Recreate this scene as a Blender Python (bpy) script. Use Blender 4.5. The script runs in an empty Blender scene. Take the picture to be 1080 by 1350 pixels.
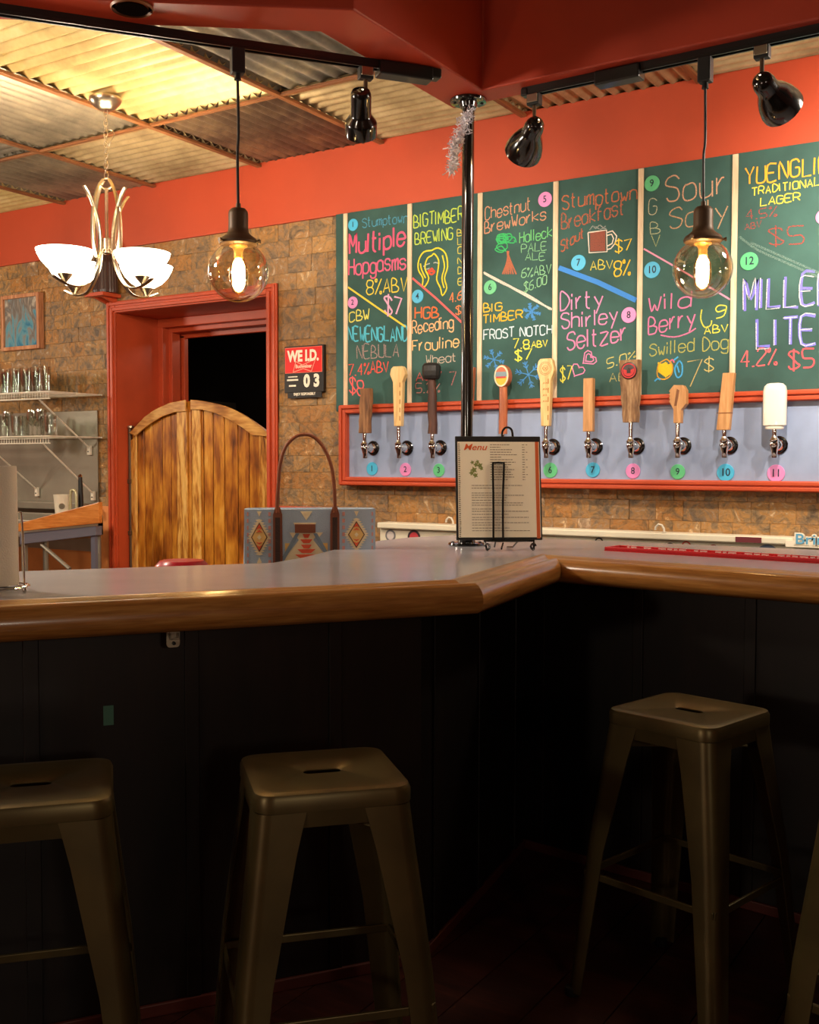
import bpy, bmesh, math, random
import numpy as np
from mathutils import Vector, Matrix
random.seed(7)
C = bpy.context.scene.collection
PI = math.pi
# ---------------------------------------------------------------- camera, world, added fill lamps, exposure
EYE = 1.387                                   # eye height above the floor, wall behind the taps is the plane y = 5
FOC = 1400.7                                  # focal length in pixels of the 1080 wide frame
YAW, PITCH, ROLL = [math.radians(a) for a in (32.216, 2.593, 0.113)]
fw = np.array([-math.sin(YAW)*math.cos(PITCH), math.cos(YAW)*math.cos(PITCH), -math.sin(PITCH)])
r0 = np.array([math.cos(YAW), math.sin(YAW), 0.0]); u0 = np.cross(r0, fw)
rt = r0*math.cos(ROLL) + u0*math.sin(ROLL); up = -r0*math.sin(ROLL) + u0*math.cos(ROLL)
cam = bpy.data.objects.new('camera', bpy.data.cameras.new('camera')); C.objects.link(cam)
cam.data.sensor_fit = 'HORIZONTAL'; cam.data.sensor_width = 36; cam.data.lens = FOC/1080*36
cam.matrix_world = Matrix(((rt[0], up[0], -fw[0], 0), (rt[1], up[1], -fw[1], 0), (rt[2], up[2], -fw[2], EYE), (0, 0, 0, 1)))
cam.data.clip_start = 0.05
bpy.context.scene.camera = cam
vs = bpy.context.scene.view_settings
vs.view_transform = 'Standard'; vs.look = 'None'; vs.gamma = 1; vs.use_curve_mapping = False
vs.exposure = 1.32
wd = bpy.data.worlds.new('world'); bpy.context.scene.world = wd; wd.use_nodes = True
wd.node_tree.nodes['Background'].inputs[0].default_value = (1.0, 0.72, 0.45, 1)
wd.node_tree.nodes['Background'].inputs[1].default_value = 0.02

def lamp(kind, name, loc, watt, col, radius=0.03, parent=None, aim=None, angle=None, blend=0.6):
    L = bpy.data.lights.new(name, kind); L.energy = watt; L.color = col
    L.shadow_soft_size = radius
    o = bpy.data.objects.new(name, L); C.objects.link(o); o.location = loc
    if kind == 'SPOT': L.spot_size = math.radians(angle); L.spot_blend = blend
    if aim is not None:
        o.rotation_euler = (Vector(aim)-Vector(loc)).to_track_quat('-Z', 'Y').to_euler()
    return o
# unseen fill lamps outside the frame, added to brighten seating, bar and left wall
lamp('POINT', 'fill_lamp', (-2.2, -3.2, 1.75), 38, (1, .87, .68), .15)
lamp('POINT', 'fill_lamp', (2.6, -1.6, 1.9), 22, (1, .87, .68), .15)
lamp('POINT', 'fill_lamp', (-6.9, 2.9, 2.2), 46, (1, .88, .70), .15)
lamp('POINT', 'hall_fill_lamp', (-4.6, 6.3, 2.5), 2.0, (1, .82, .62), .1)  # added fill, no fixture behind it, lifts the cabinet out of the dark
lamp('POINT', 'fill_lamp', (-.2, 4.15, 2.7), 22, (1, .90, .74), .15)
lamp('POINT', 'fill_lamp', (-3.9, 1.7, 2.55), 50, (1, .88, .70), .15)

# ---------------------------------------------------------------- measured survey: pixel of the photograph -> place in the room
def ray(x, y): return fw*FOC + rt*(x-540) + up*(675-y)
def PY(x, y, Y=5.0):
    d = ray(x, y); t = Y/d[1]; return Vector((d[0]*t, Y, EYE+d[2]*t))
def PZ(x, y, z):
    d = ray(x, y); t = (z-EYE)/d[2]; return Vector((d[0]*t, d[1]*t, z))
def PD(x, y, ref):                             # at the same distance along the view as ref
    d = ray(x, y); r = np.array([ref[0], ref[1], ref[2]-EYE]); t = (r@fw)/(d@fw); return Vector((d[0]*t, d[1]*t, EYE+d[2]*t))
def PV(x, y, A, B):                            # on the vertical plane through A and B -> (u along A-B, z)
    d = ray(x, y); ax, ay = A; bx, by = B[0]-A[0], B[1]-A[1]; L = math.hypot(bx, by)
    bx /= L; by /= L
    # ax+u*bx = d0 t ; ay+u*by = d1 t
    det = d[0]*(-by) + d[1]*bx
    t = (ax*(-by) + ay*bx)/det
    u = (d[0]*t-ax)*bx + (d[1]*t-ay)*by
    return u, EYE+d[2]*t

# ---------------------------------------------------------------- mesh helpers
class MB:
    def __init__(s): s.v = []; s.f = []
    def add(s, vs, fs):
        n = len(s.v); s.v += [tuple(v) for v in vs]; s.f += [tuple(i+n for i in f) for f in fs]; return s
    def box(s, c, d, rz=0, M=None):
        x, y, z = d[0]/2, d[1]/2, d[2]/2
        vs = [Vector((a*x, b*y, c_*z)) for c_ in (-1, 1) for b in (-1, 1) for a in (-1, 1)]
        R = Matrix.Rotation(rz, 3, 'Z') if M is None else M
        vs = [R@v + Vector(c) for v in vs]
        return s.add(vs, [(0, 2, 3, 1), (4, 5, 7, 6), (0, 1, 5, 4), (2, 6, 7, 3), (0, 4, 6, 2), (1, 3, 7, 5)])
    def bb(s, x0, x1, y0, y1, z0, z1): return s.box(((x0+x1)/2, (y0+y1)/2, (z0+z1)/2), (abs(x1-x0), abs(y1-y0), abs(z1-z0)))
    def prism(s, poly, off):                   # closed polygon of 3d points pushed along off
        n = len(poly); off = Vector(off); P = [Vector(p) for p in poly]
        nr = Vector((0, 0, 0))
        for i in range(n): nr += P[i].cross(P[(i+1) % n])
        if nr.dot(off) > 0: P = P[::-1]
        vs = P + [p+off for p in P]
        fs = [tuple(range(n)), tuple(range(2*n-1, n-1, -1))] + [(i, n+i, n+(i+1) % n, (i+1) % n)[::-1] if False else ((i+1) % n, i, n+i, n+(i+1) % n) for i in range(n)]
        return s.add(vs, fs)
    def loft(s, rings, closed=True, cap=True):
        n = len(rings[0]); vs = [p for r in rings for p in r]; fs = []
        m = n if closed else n-1
        for k in range(len(rings)-1):
            for i in range(m):
                j = (i+1) % n; fs.append((k*n+i, k*n+j, (k+1)*n+j, (k+1)*n+i))
        if cap and closed: fs += [tuple(range(n-1, -1, -1)), tuple((len(rings)-1)*n+i for i in range(n))]
        return s.add(vs, fs)
    def tube(s, pts, r, n=8, closed=False, flat=None):
        pts = [Vector(p) for p in pts]; N = len(pts); rings = []; nrm = None
        rs = r if isinstance(r, (list, tuple)) else [r]*N
        for i, p in enumerate(pts):
            a = pts[(i-1) % N] if (closed or i > 0) else p; b = pts[(i+1) % N] if (closed or i < N-1) else p
            t = (b-a).normalized()
            if nrm is None:
                nrm = t.orthogonal().normalized() if flat is None else (Vector(flat)-t*t.dot(Vector(flat))).normalized()
            nrm = (nrm - t*nrm.dot(t)).normalized(); bn = t.cross(nrm)
            q = rs[i] if isinstance(rs[i], (tuple, list)) else (rs[i], rs[i])
            rings.append([p + nrm*math.cos(2*PI*k/n)*q[0] + bn*math.sin(2*PI*k/n)*q[1] for k in range(n)])
        if closed:
            rings.append(rings[0]); return s.loft(rings, True, False)
        return s.loft(rings)
    def lathe(s, prof, n=24, c=(0, 0, 0), axis=(0, 0, 1), cap=True):   # prof [(r, h)] about axis
        ax = Vector(axis).normalized(); a = ax.orthogonal().normalized(); b = ax.cross(a); c = Vector(c)
        return s.loft([[c + ax*h + (a*math.cos(2*PI*k/n) + b*math.sin(2*PI*k/n))*max(r, 1e-4) for k in range(n)] for r, h in prof], True, cap)
    def sphere(s, c, r, n=16, m=10, sc=(1, 1, 1)):
        c = Vector(c)
        rings = [[c + Vector((sc[0]*r*math.sin(t)*math.cos(2*PI*k/n), sc[1]*r*math.sin(t)*math.sin(2*PI*k/n), -sc[2]*r*math.cos(t))) for k in range(n)] for t in [max(.02, min(PI-.02, PI*j/m)) for j in range(m+1)]]
        return s.loft(rings)
    def build(s, name, mat, parent=None, smooth=False, bevel=0, seg=2):
        me = bpy.data.meshes.new(name); me.from_pydata(s.v, [], s.f); me.update()
        bm = bmesh.new(); bm.from_mesh(me)
        bmesh.ops.recalc_face_normals(bm, faces=bm.faces)
        if bevel:
            es = [e for e in bm.edges if len(e.link_faces) == 2 and e.calc_face_angle(0) > 0.5]
            bmesh.ops.bevel(bm, geom=es, offset=bevel, segments=seg, affect='EDGES', profile=.5, clamp_overlap=True)
        bm.to_mesh(me); bm.free()
        if smooth:
            for p in me.polygons: p.use_smooth = True
            me.set_sharp_from_angle(angle=math.radians(40))
        me.materials.append(mat)
        o = bpy.data.objects.new(name, me); C.objects.link(o)
        if parent is not None:
            o.parent = parent
            if parent.type == 'EMPTY' and parent.get('_w'): o.matrix_parent_inverse = Matrix.Translation(-Vector(parent.location))
        return o
def tag(o, label=None, cat=None, group=None, kind=None):
    if label: o['label'] = label
    if cat: o['category'] = cat
    if group: o['group'] = group
    if kind: o['kind'] = kind
    return o
def thing(name, label, cat, loc=(0, 0, 0), group=None, local=False, rz=0):   # Empty at the base; world coordinate children unless local
    o = bpy.data.objects.new(name, None); C.objects.link(o); o.location = loc; o.empty_display_size = .05
    if rz: o.rotation_euler = (0, 0, rz)
    if not local: o['_w'] = 1
    return tag(o, label, cat, group)
def struct(o): o['kind'] = 'structure'; return o
def dup(root, loc, rz=0, label=None):
    r = root.copy(); C.objects.link(r); r.location = loc; r.rotation_euler = (0, 0, rz)
    if label: r['label'] = label
    for ch in list(root.children):
        c = ch.copy(); C.objects.link(c); c.parent = r
        for g in list(ch.children):
            d = g.copy(); C.objects.link(d); d.parent = c
    return r
def text_mb(txt, h, extr, M, bold=0.0, xs=1.0):      # printed lettering as a mesh; M maps (x right, y up, z out) to the world
    cu = bpy.data.curves.new('t', 'FONT'); cu.body = txt; cu.size = h; cu.extrude = extr; cu.align_x = 'CENTER'; cu.align_y = 'CENTER'; cu.offset = bold; cu.resolution_u = 3
    o = bpy.data.objects.new('t', cu); C.objects.link(o)
    dg = bpy.context.evaluated_depsgraph_get(); me = bpy.data.meshes.new_from_object(o.evaluated_get(dg))
    m = MB(); m.add([M@Vector((v.co.x*xs, v.co.y, v.co.z)) for v in me.vertices], [tuple(p.vertices) for p in me.polygons])
    bpy.data.objects.remove(o); bpy.data.curves.remove(cu); bpy.data.meshes.remove(me)
    return m
def frame_M(o, x, y):                                # 4x4 with x,y axes given and z = x cross y
    x = Vector(x).normalized(); z = x.cross(Vector(y)).normalized(); y = z.cross(x)
    return Matrix(((x[0], y[0], z[0], o[0]), (x[1], y[1], z[1], o[1]), (x[2], y[2], z[2], o[2]), (0, 0, 0, 1)))
def smooth_path(pts, k=4):
    P = [Vector(p) for p in pts]; out = []
    for i in range(len(P)-1):
        a = P[i-1] if i else P[0]; b = P[i]; c = P[i+1]; d = P[i+2] if i+2 < len(P) else P[-1]
        for j in range(k):
            t = j/k
            out.append(.5*((2*b) + (c-a)*t + (2*a-5*b+4*c-d)*t*t + (3*b-a-3*c+d)*t**3))
    return out + [P[-1]]

# ---------------------------------------------------------------- materials
def lin(c): return tuple((x/255/12.92 if x/255 <= .04045 else ((x/255+.055)/1.055)**2.4) for x in c) + (1,)
def base(name):
    m = bpy.data.materials.new(name); m.use_nodes = True; nt = m.node_tree
    return m, nt, nt.nodes['Principled BSDF'], nt.nodes.new, nt.links.new
def mat(name, col, rough=.5, metal=0, spec=.5, coat=0, emit=None, es=0, bump=0, bs=200, var=0, vs_=6):
    m, nt, b, N, L = base(name)
    b.inputs['Base Color'].default_value = lin(col); b.inputs['Roughness'].default_value = rough; b.inputs['Metallic'].default_value = metal
    b.inputs['Specular IOR Level'].default_value = spec; b.inputs['Coat Weight'].default_value = coat
    if emit: b.inputs['Emission Color'].default_value = lin(emit); b.inputs['Emission Strength'].default_value = es
    tc = N('ShaderNodeTexCoord')
    if bump:
        n = N('ShaderNodeTexNoise'); n.inputs['Scale'].default_value = bs; L(tc.outputs['Object'], n.inputs['Vector'])
        bp = N('ShaderNodeBump'); bp.inputs['Strength'].default_value = bump; bp.inputs['Distance'].default_value = .002
        L(n.outputs['Fac'], bp.inputs['Height']); L(bp.outputs['Normal'], b.inputs['Normal'])
    if var:
        n = N('ShaderNodeTexNoise'); n.inputs['Scale'].default_value = vs_; n.inputs['Detail'].default_value = 6; L(tc.outputs['Object'], n.inputs['Vector'])
        r = N('ShaderNodeValToRGB'); r.color_ramp.elements[0].position = .3; r.color_ramp.elements[1].position = .7
        r.color_ramp.elements[0].color = lin([x*(1-var) for x in col]); r.color_ramp.elements[1].color = lin([min(255, x*(1+var*.6)) for x in col])
        L(n.outputs['Fac'], r.inputs['Fac']); L(r.outputs['Color'], b.inputs['Base Color'])
    return m
def wood(name, cols, axis=2, scale=6, stretch=12, rough=.45, coat=0, knots=False, bump=.15, rnd=True, grain=60):
    m, nt, b, N, L = base(name)
    tc = N('ShaderNodeTexCoord'); mp = N('ShaderNodeMapping')
    sc = [stretch]*3; sc[axis] = 1; mp.inputs['Scale'].default_value = sc
    if rnd:
        oi = N('ShaderNodeObjectInfo'); mu = N('ShaderNodeMath'); mu.operation = 'MULTIPLY'; mu.inputs[1].default_value = 37
        L(oi.outputs['Random'], mu.inputs[0]); cx = N('ShaderNodeCombineXYZ')
        for i in range(3): L(mu.outputs[0], cx.inputs[i])
        L(cx.outputs[0], mp.inputs['Location'])
    L(tc.outputs['Object'], mp.inputs['Vector'])
    n = N('ShaderNodeTexNoise'); n.inputs['Scale'].default_value = scale*.5; n.inputs['Detail'].default_value = 5; n.inputs['Distortion'].default_value = .8; L(mp.outputs[0], n.inputs['Vector'])
    g = N('ShaderNodeTexNoise'); g.inputs['Scale'].default_value = grain*.2; g.inputs['Detail'].default_value = 8; L(mp.outputs[0], g.inputs['Vector'])
    mx = N('ShaderNodeMix'); mx.inputs['Factor'].default_value = .4; L(n.outputs['Fac'], mx.inputs['A']); L(g.outputs['Fac'], mx.inputs['B'])
    out = mx.outputs['Result']
    if knots:
        w = N('ShaderNodeTexNoise'); w.inputs['Scale'].default_value = 5.5; w.inputs['Detail'].default_value = 2
        mp2 = N('ShaderNodeMapping'); s2 = [1.6]*3; s2[axis] = .7; mp2.inputs['Scale'].default_value = s2
        if rnd: L(cx.outputs[0], mp2.inputs['Location'])
        L(tc.outputs['Object'], mp2.inputs['Vector']); L(mp2.outputs[0], w.inputs['Vector'])
        mx2 = N('ShaderNodeMix'); mx2.inputs['Factor'].default_value = .5; L(out, mx2.inputs['A']); L(w.outputs['Fac'], mx2.inputs['B']); out = mx2.outputs['Result']
    r = N('ShaderNodeValToRGB'); e = r.color_ramp.elements
    k = len(cols); e[0].position = .34; e[1].position = .66
    for i in range(1, k-1): e.new(.34+.32*i/(k-1))
    for i, c in enumerate(cols): e[i].color = lin(c)
    L(out, r.inputs['Fac']); L(r.outputs['Color'], b.inputs['Base Color'])
    b.inputs['Roughness'].default_value = rough; b.inputs['Coat Weight'].default_value = coat; b.inputs['Coat Roughness'].default_value = .15
    bp = N('ShaderNodeBump'); bp.inputs['Strength'].default_value = bump; bp.inputs['Distance'].default_value = .002
    L(g.outputs['Fac'], bp.inputs['Height']); L(bp.outputs['Normal'], b.inputs['Normal'])
    return m
def slate(name):
    m, nt, b, N, L = base(name); tc = N('ShaderNodeTexCoord'); oi = N('ShaderNodeObjectInfo')
    mu = N('ShaderNodeMath'); mu.operation = 'MULTIPLY'; mu.inputs[1].default_value = 53; L(oi.outputs['Random'], mu.inputs[0])
    cx = N('ShaderNodeCombineXYZ'); [L(mu.outputs[0], cx.inputs[i]) for i in range(3)]
    va = N('ShaderNodeVectorMath'); L(tc.outputs['Object'], va.inputs[0]); L(cx.outputs[0], va.inputs[1])
    n = N('ShaderNodeTexNoise'); n.inputs['Scale'].default_value = 13; n.inputs['Detail'].default_value = 12; n.inputs['Roughness'].default_value = .66; n.inputs['Distortion'].default_value = 1.1; L(va.outputs[0], n.inputs['Vector'])
    r = N('ShaderNodeValToRGB'); e = r.color_ramp.elements
    e[0].position = .28; e[0].color = lin((82, 70, 58)); e[1].position = .72; e[1].color = lin((246, 222, 182))
    for p, c in ((.4, (130, 112, 88)), (.47, (152, 126, 92)), (.53, (178, 136, 80)), (.60, (164, 140, 112))):
        x = e.new(p); x.color = lin(c)
    L(n.outputs['Fac'], r.inputs['Fac'])
    r2 = N('ShaderNodeValToRGB'); r2.color_ramp.interpolation = 'CONSTANT'; f = r2.color_ramp.elements
    f[0].position = 0; f[0].color = lin((250, 238, 216)); f[1].position = .2; f[1].color = lin((226, 218, 214))
    for p, c in ((.35, (250, 222, 180)), (.5, (238, 226, 210)), (.65, (222, 214, 208)), (.8, (250, 230, 194)), (.9, (236, 208, 168))):
        x = f.new(p); x.color = lin(c)
    L(oi.outputs['Random'], r2.inputs['Fac'])
    mx = N('ShaderNodeMix'); mx.data_type = 'RGBA'; mx.blend_type = 'MULTIPLY'; mx.inputs['Factor'].default_value = 1
    L(r.outputs['Color'], mx.inputs[6]); L(r2.outputs['Color'], mx.inputs[7]); L(mx.outputs[2], b.inputs['Base Color'])
    b.inputs['Roughness'].default_value = .55
    n2 = N('ShaderNodeTexNoise'); n2.inputs['Scale'].default_value = 30; n2.inputs['Detail'].default_value = 6; n2.inputs['Distortion'].default_value = .8; L(va.outputs[0], n2.inputs['Vector'])
    bp = N('ShaderNodeBump'); bp.inputs['Strength'].default_value = .8; bp.inputs['Distance'].default_value = .012
    L(n2.outputs['Fac'], bp.inputs['Height']); L(bp.outputs['Normal'], b.inputs['Normal'])
    return m
def thin_glass(name, tint=(255, 255, 255), k=.12, rough=.02):      # thin walled clear glass: passes light, mirrors at grazing angles
    m, nt, b, N, L = base(name); nt.nodes.remove(b)
    t = N('ShaderNodeBsdfTransparent'); t.inputs[0].default_value = lin(tint)
    g = N('ShaderNodeBsdfGlossy'); g.inputs['Roughness'].default_value = rough
    lw = N('ShaderNodeLayerWeight'); lw.inputs['Blend'].default_value = k+.25
    mp = N('ShaderNodeMath'); mp.operation = 'MULTIPLY_ADD'; mp.inputs[1].default_value = .75; mp.inputs[2].default_value = k*.35
    L(lw.outputs['Facing'], mp.inputs[0]); mx = N('ShaderNodeMixShader'); L(mp.outputs[0], mx.inputs[0]); L(t.outputs[0], mx.inputs[1]); L(g.outputs[0], mx.inputs[2])
    L(mx.outputs[0], nt.nodes['Material Output'].inputs[0]); return m
def galv(name, c0, c1, c2, rough=.38, metal=.55, sc=3.2):          # weathered galvanised sheet
    m, nt, b, N, L = base(name); tc = N('ShaderNodeTexCoord')
    n = N('ShaderNodeTexNoise'); n.inputs['Scale'].default_value = sc; n.inputs['Detail'].default_value = 9; n.inputs['Roughness'].default_value = .65; L(tc.outputs['Object'], n.inputs['Vector'])
    r = N('ShaderNodeValToRGB'); e = r.color_ramp.elements; e[0].position = .32; e[1].position = .7; e[0].color = lin(c0); e[1].color = lin(c2); x = e.new(.5); x.color = lin(c1)
    L(n.outputs['Fac'], r.inputs['Fac']); L(r.outputs['Color'], b.inputs['Base Color'])
    b.inputs['Metallic'].default_value = metal; b.inputs['Roughness'].default_value = rough
    return m
def chalkm(name, col, dens=.5):                                     # chalk: broken, dusty stroke
    m, nt, b, N, L = base(name); tc = N('ShaderNodeTexCoord')
    b.inputs['Base Color'].default_value = lin(col); b.inputs['Roughness'].default_value = 1; b.inputs['Specular IOR Level'].default_value = .1
    n = N('ShaderNodeTexNoise'); n.inputs['Scale'].default_value = 260; n.inputs['Detail'].default_value = 3; L(tc.outputs['Object'], n.inputs['Vector'])
    r = N('ShaderNodeMapRange'); r.inputs['From Min'].default_value = .5-dens*.35; r.inputs['From Max'].default_value = .5-dens*.35+.16
    L(n.outputs['Fac'], r.inputs['Value'])
    mm = N('ShaderNodeMath'); mm.operation = 'MULTIPLY'; mm.inputs[1].default_value = min(1, .55+dens*.6); L(r.outputs[0], mm.inputs[0]); L(mm.outputs[0], b.inputs['Alpha'])
    return m

red = mat('red_paint', (188, 75, 44), .5, var=.05, vs_=2)
red_trim = mat('red_trim_paint', (194, 76, 40), .4, var=.06, vs_=5)
dark_red = mat('soffit_red_paint', (186, 62, 36), .45, var=.05, vs_=3)
orange = mat('orange_paint', (236, 150, 84), .5, var=.05)
chrome = mat('chrome', (225, 222, 215), .12, 1)
steel = mat('stainless_steel', (158, 152, 136), .42, .55, var=.08, vs_=4)
nickel = mat('brushed_nickel', (205, 192, 168), .28, 1)
black = mat('black_metal', (16, 15, 14), .22, 0, coat=.4)
blackm = mat('black_plastic', (22, 21, 20), .5)
post_m = mat('black_gloss_pipe', (14, 13, 12), .2, 0, coat=.8)
bronze = mat('dark_bronze', (92, 70, 50), .45, .25)
gun = mat('gunmetal', (98, 84, 50), .36, .55, var=.12, vs_=9)
white_m = mat('white_coated_wire', (226, 216, 196), .4)
white_p = mat('white_paint', (232, 224, 200), .45)
slate_m = slate('slate_tile')
grout = mat('grout', (112, 90, 66), .9)
green = mat('chalkboard_green', (62, 94, 88), .8, spec=.2, var=.16, vs_=3.5)
panelblue = mat('grey_blue_panel', (150, 166, 198), .35, var=.05, vs_=8)
laminate = mat('grey_laminate', (180, 180, 190), .17, spec=.6, var=.05, vs_=3)
oak = wood('golden_oak', [(140, 88, 40), (176, 118, 58), (204, 148, 82)], axis=0, scale=4, stretch=14, rough=.28, coat=.5, bump=.06)
# ================================================================ SETTING
CEIL = EYE+1.78; SOF = EYE+1.405; CT = EYE-.32          # ceiling, soffit underside, counter top
floor_m = wood('floor_boards', [(40, 14, 9), (58, 22, 14), (80, 34, 20)], axis=0, scale=3, stretch=9, rough=.4, bump=.1)
fl = struct(MB().bb(-8, 4, -4, 7.5, -.05, 0).build('floor', floor_m))
for i in range(26):                                   # floor boards, those near the bar
    x0 = -4.2+i*.18
    MB().bb(x0+.002, x0+.178, -.5, 4.9, 0, .006).build('floor_board', floor_m, fl)
sheath = mat('roof_sheathing', (64, 50, 38), .8)
ce = struct(MB().bb(-8, 4, -4, 7.5, CEIL+.06, CEIL+.12).build('ceiling', sheath))
plain = mat('room_wall_paint', (120, 60, 36), .7, var=.05)
struct(MB().bb(-8.06, -8, -4, 7.5, 0, CEIL+.06).build('wall_left', plain))
struct(MB().bb(4, 4.06, -4, 7.5, 0, CEIL+.06).build('wall_right', plain))
struct(MB().bb(-8, 4, -4.06, -4, 0, CEIL+.06).build('wall_front', plain))
# back wall with the doorway
DL, DR, DT = -5.455, -4.15, EYE+1.0
w = MB()
w.bb(-8, DL-.03, 5.03, 5.2, 0, CEIL+.06); w.bb(DR+.03, 4, 5.03, 5.2, 0, CEIL+.06); w.bb(DL-.03, DR+.03, 5.03, 5.2, DT+.03, CEIL+.06)
wall = struct(w.build('wall_back', grout))
BZ = EYE+1.42                                          # underside of the red band
band = struct(MB().bb(-8, 4, 4.975, 5.03, BZ, CEIL+.02).build('trim_1', red, bevel=.004))
# slate tiles
def tiles(x0, x1, z0, z1, seed):
    rr = random.Random(seed); z = z1; h = .098; row = 0
    while z > z0+.02:
        zb = max(z-h, z0); x = x0; first = True
        while x < x1-.005:
            wd_ = rr.choice((.12, .135, .15, .17, .2)) if not first else rr.uniform(.06, .16)
            first = False; xe = min(x+wd_, x1)
            if x1-xe < .04: xe = x1
            t = .012+.006*rr.random()
            m = MB().bb(x+.0003, xe-.0003, 5.0-t+.008, 5.031, zb+.0003, z-.0003)
            o = m.build('slate_tile', slate_m, wall, bevel=.0012, seg=1)
            x = xe
        z -= h; row += 1
tiles(-6.78, DL-.075, EYE+.36, BZ, 1)
tiles(-5.72, DL-.075, EYE-.30, EYE+.36, 5)
tiles(DL-.075, DR+.075, EYE+1.075, BZ, 2)
tiles(DR+.075, -3.50, EYE-.30, BZ, 3)
tiles(-3.50, -.80, EYE-.36, EYE-.075, 4)
# the same tiling outside the frame and behind the boards, joined
rr = random.Random(9); m = MB()
for (x0, x1, z0, z1) in ((-.8, -.5, EYE-.36, EYE-.075), (-.5, 3.9, 0.0, BZ), (-8, -6.78, EYE-.30, BZ), (-6.78, -5.72, EYE-.30, EYE+.36), (-3.5, -.5, 0, EYE-.36)):
    z = z1
    while z > z0+.01:
        zb = max(z-.098, z0); x = x0
        while x < x1-.005:
            xe = min(x+rr.choice((.12, .135, .15, .17, .2)), x1); m.bb(x+.0004, xe-.0004, 4.994-.006*rr.random(), 5.031, zb+.0004, z-.0004); x = xe
        z -= .098
o = m.build('slate_tiling', slate_m, wall); o['kind'] = 'stuff'
# orange wainscot below left part of the wall
WZ = EYE-.29
wc = MB(); wc.bb(-8, DL-.08, 4.985, 5.03, 0, WZ); wc.bb(DR+.08, -3.50, 4.985, 5.03, 0, WZ)
struct(wc.build('trim_2', orange))
wr = MB(); wr.bb(DR+.08, -3.50, 4.97, 5.03, WZ-.0, WZ+.035); struct(wr.build('trim_3', red_trim, bevel=.006))
# door casing with moulded profile, deep red reveal, second frame and the dark room behind
def casing(x0, x1, y, zt, wdt, th):
    c = MB()
    for a, b_, t in ((0, wdt, th*.5), (wdt*.12, wdt*.42, th), (wdt*.62, wdt*.9, th*.85)):
        c.bb(x0-b_, x0-a, y-t, y, 0, zt+b_); c.bb(x1+a, x1+b_, y-t, y, 0, zt+b_); c.bb(x0-a, x1+a, y-t, y, zt+a, zt+b_)
    return c
dr = struct(casing(DL, DR, 4.99, DT, .075, .035).build('door_1', red_trim, bevel=.004))
rv = MB(); rv.bb(DL-.03, DL, 4.99, 5.60, 0, DT); rv.bb(DR, DR+.03, 4.99, 5.60, 0, DT); rv.bb(DL, DR, 4.99, 5.60, DT, DT+.03)
rv.build('door_reveal', red_trim, dr)
f2 = MB(); f2.bb(DL, DL+.05, 5.36, 5.58, 0, DT-.05); f2.bb(DL, DL+.08, 5.42, 5.50, 0, DT-.08); f2.bb(DL, DL+.10, 5.52, 5.56, 0, DT-.1); f2.bb(DR-.05, DR, 5.36, 5.58, 0, DT-.05); f2.bb(DL, DR, 5.36, 5.58, DT-.06, DT); f2.bb(DL, DR, 5.42, 5.50, DT-.09, DT); f2.bb(DL, DR, 5.52, 5.56, DT-.12, DT)
f2.build('inner_frame', red_trim, dr, bevel=.004)
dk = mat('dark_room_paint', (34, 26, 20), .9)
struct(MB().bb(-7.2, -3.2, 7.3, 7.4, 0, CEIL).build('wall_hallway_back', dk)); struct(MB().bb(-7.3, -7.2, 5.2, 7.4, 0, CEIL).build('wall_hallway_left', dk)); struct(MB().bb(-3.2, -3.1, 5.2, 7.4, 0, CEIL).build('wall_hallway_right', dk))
# grey box dimly seen in the dark room
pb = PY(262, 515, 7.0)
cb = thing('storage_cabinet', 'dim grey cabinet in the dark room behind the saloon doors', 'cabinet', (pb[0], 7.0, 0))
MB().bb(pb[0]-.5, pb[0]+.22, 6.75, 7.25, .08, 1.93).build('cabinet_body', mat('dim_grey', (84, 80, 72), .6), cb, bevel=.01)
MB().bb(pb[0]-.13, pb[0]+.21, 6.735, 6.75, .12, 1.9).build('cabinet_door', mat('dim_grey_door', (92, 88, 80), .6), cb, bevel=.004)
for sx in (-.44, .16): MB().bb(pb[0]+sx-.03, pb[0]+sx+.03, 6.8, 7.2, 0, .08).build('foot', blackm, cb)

# ---- corrugated ceiling
galvs = [galv('galvanised_pale', (150, 128, 92), (188, 166, 124), (214, 194, 152), .42, .35),
         galv('galvanised_grey', (104, 96, 82), (136, 126, 108), (168, 154, 128), .4, .4),
         galv('galvanised_dark', (74, 60, 50), (108, 88, 72), (150, 126, 96), .42, .35),
         galv('galvanised_blue_grey', (104, 102, 98), (134, 130, 120), (190, 176, 146), .38, .3),
         galv('galvanised_yellow', (176, 148, 92), (204, 178, 118), (226, 204, 150), .45, .25)]
XG = [-6.83, -5.94, -5.08, -4.20, -3.32, -2.45, -1.54, -.66, .22, 1.1]
YG = [4.985, 4.08, 2.20, .4]
def sheet(x0, x1, y0, y1, along_x, amp, pitch, m, z=CEIL+.012, over=.015):
    b = MB(); x0 -= over; x1 += over; y0 -= over; y1 += over
    L = (y1-y0) if along_x else (x1-x0); n = int(round(L/pitch))*8
    vs = []; 
    for k in range(n+1):
        t = L*k/n; h = z+amp*(1-math.cos(2*PI*k/8))
        for e in ((x0, x1) if along_x else (y0, y1)):
            vs.append((e, y0+t, h) if along_x else (x0+t, e, h))
    fs = [(2*k, 2*k+1, 2*k+3, 2*k+2) for k in range(n)]
    top = [(v[0], v[1], v[2]+.002) for v in vs]; N_ = len(vs)
    fs += [(2*k+N_, 2*k+2+N_, 2*k+3+N_, 2*k+1+N_) for k in range(n)]
    fs += [(2*k, 2*k+2, 2*k+2+N_, 2*k+N_) for k in range(n)] + [(2*k+1, 2*k+1+N_, 2*k+3+N_, 2*k+3) for k in range(n)]
    b.add(vs+top, fs); o = b.build('corrugated_sheet', m, ce, smooth=True); return o
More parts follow.
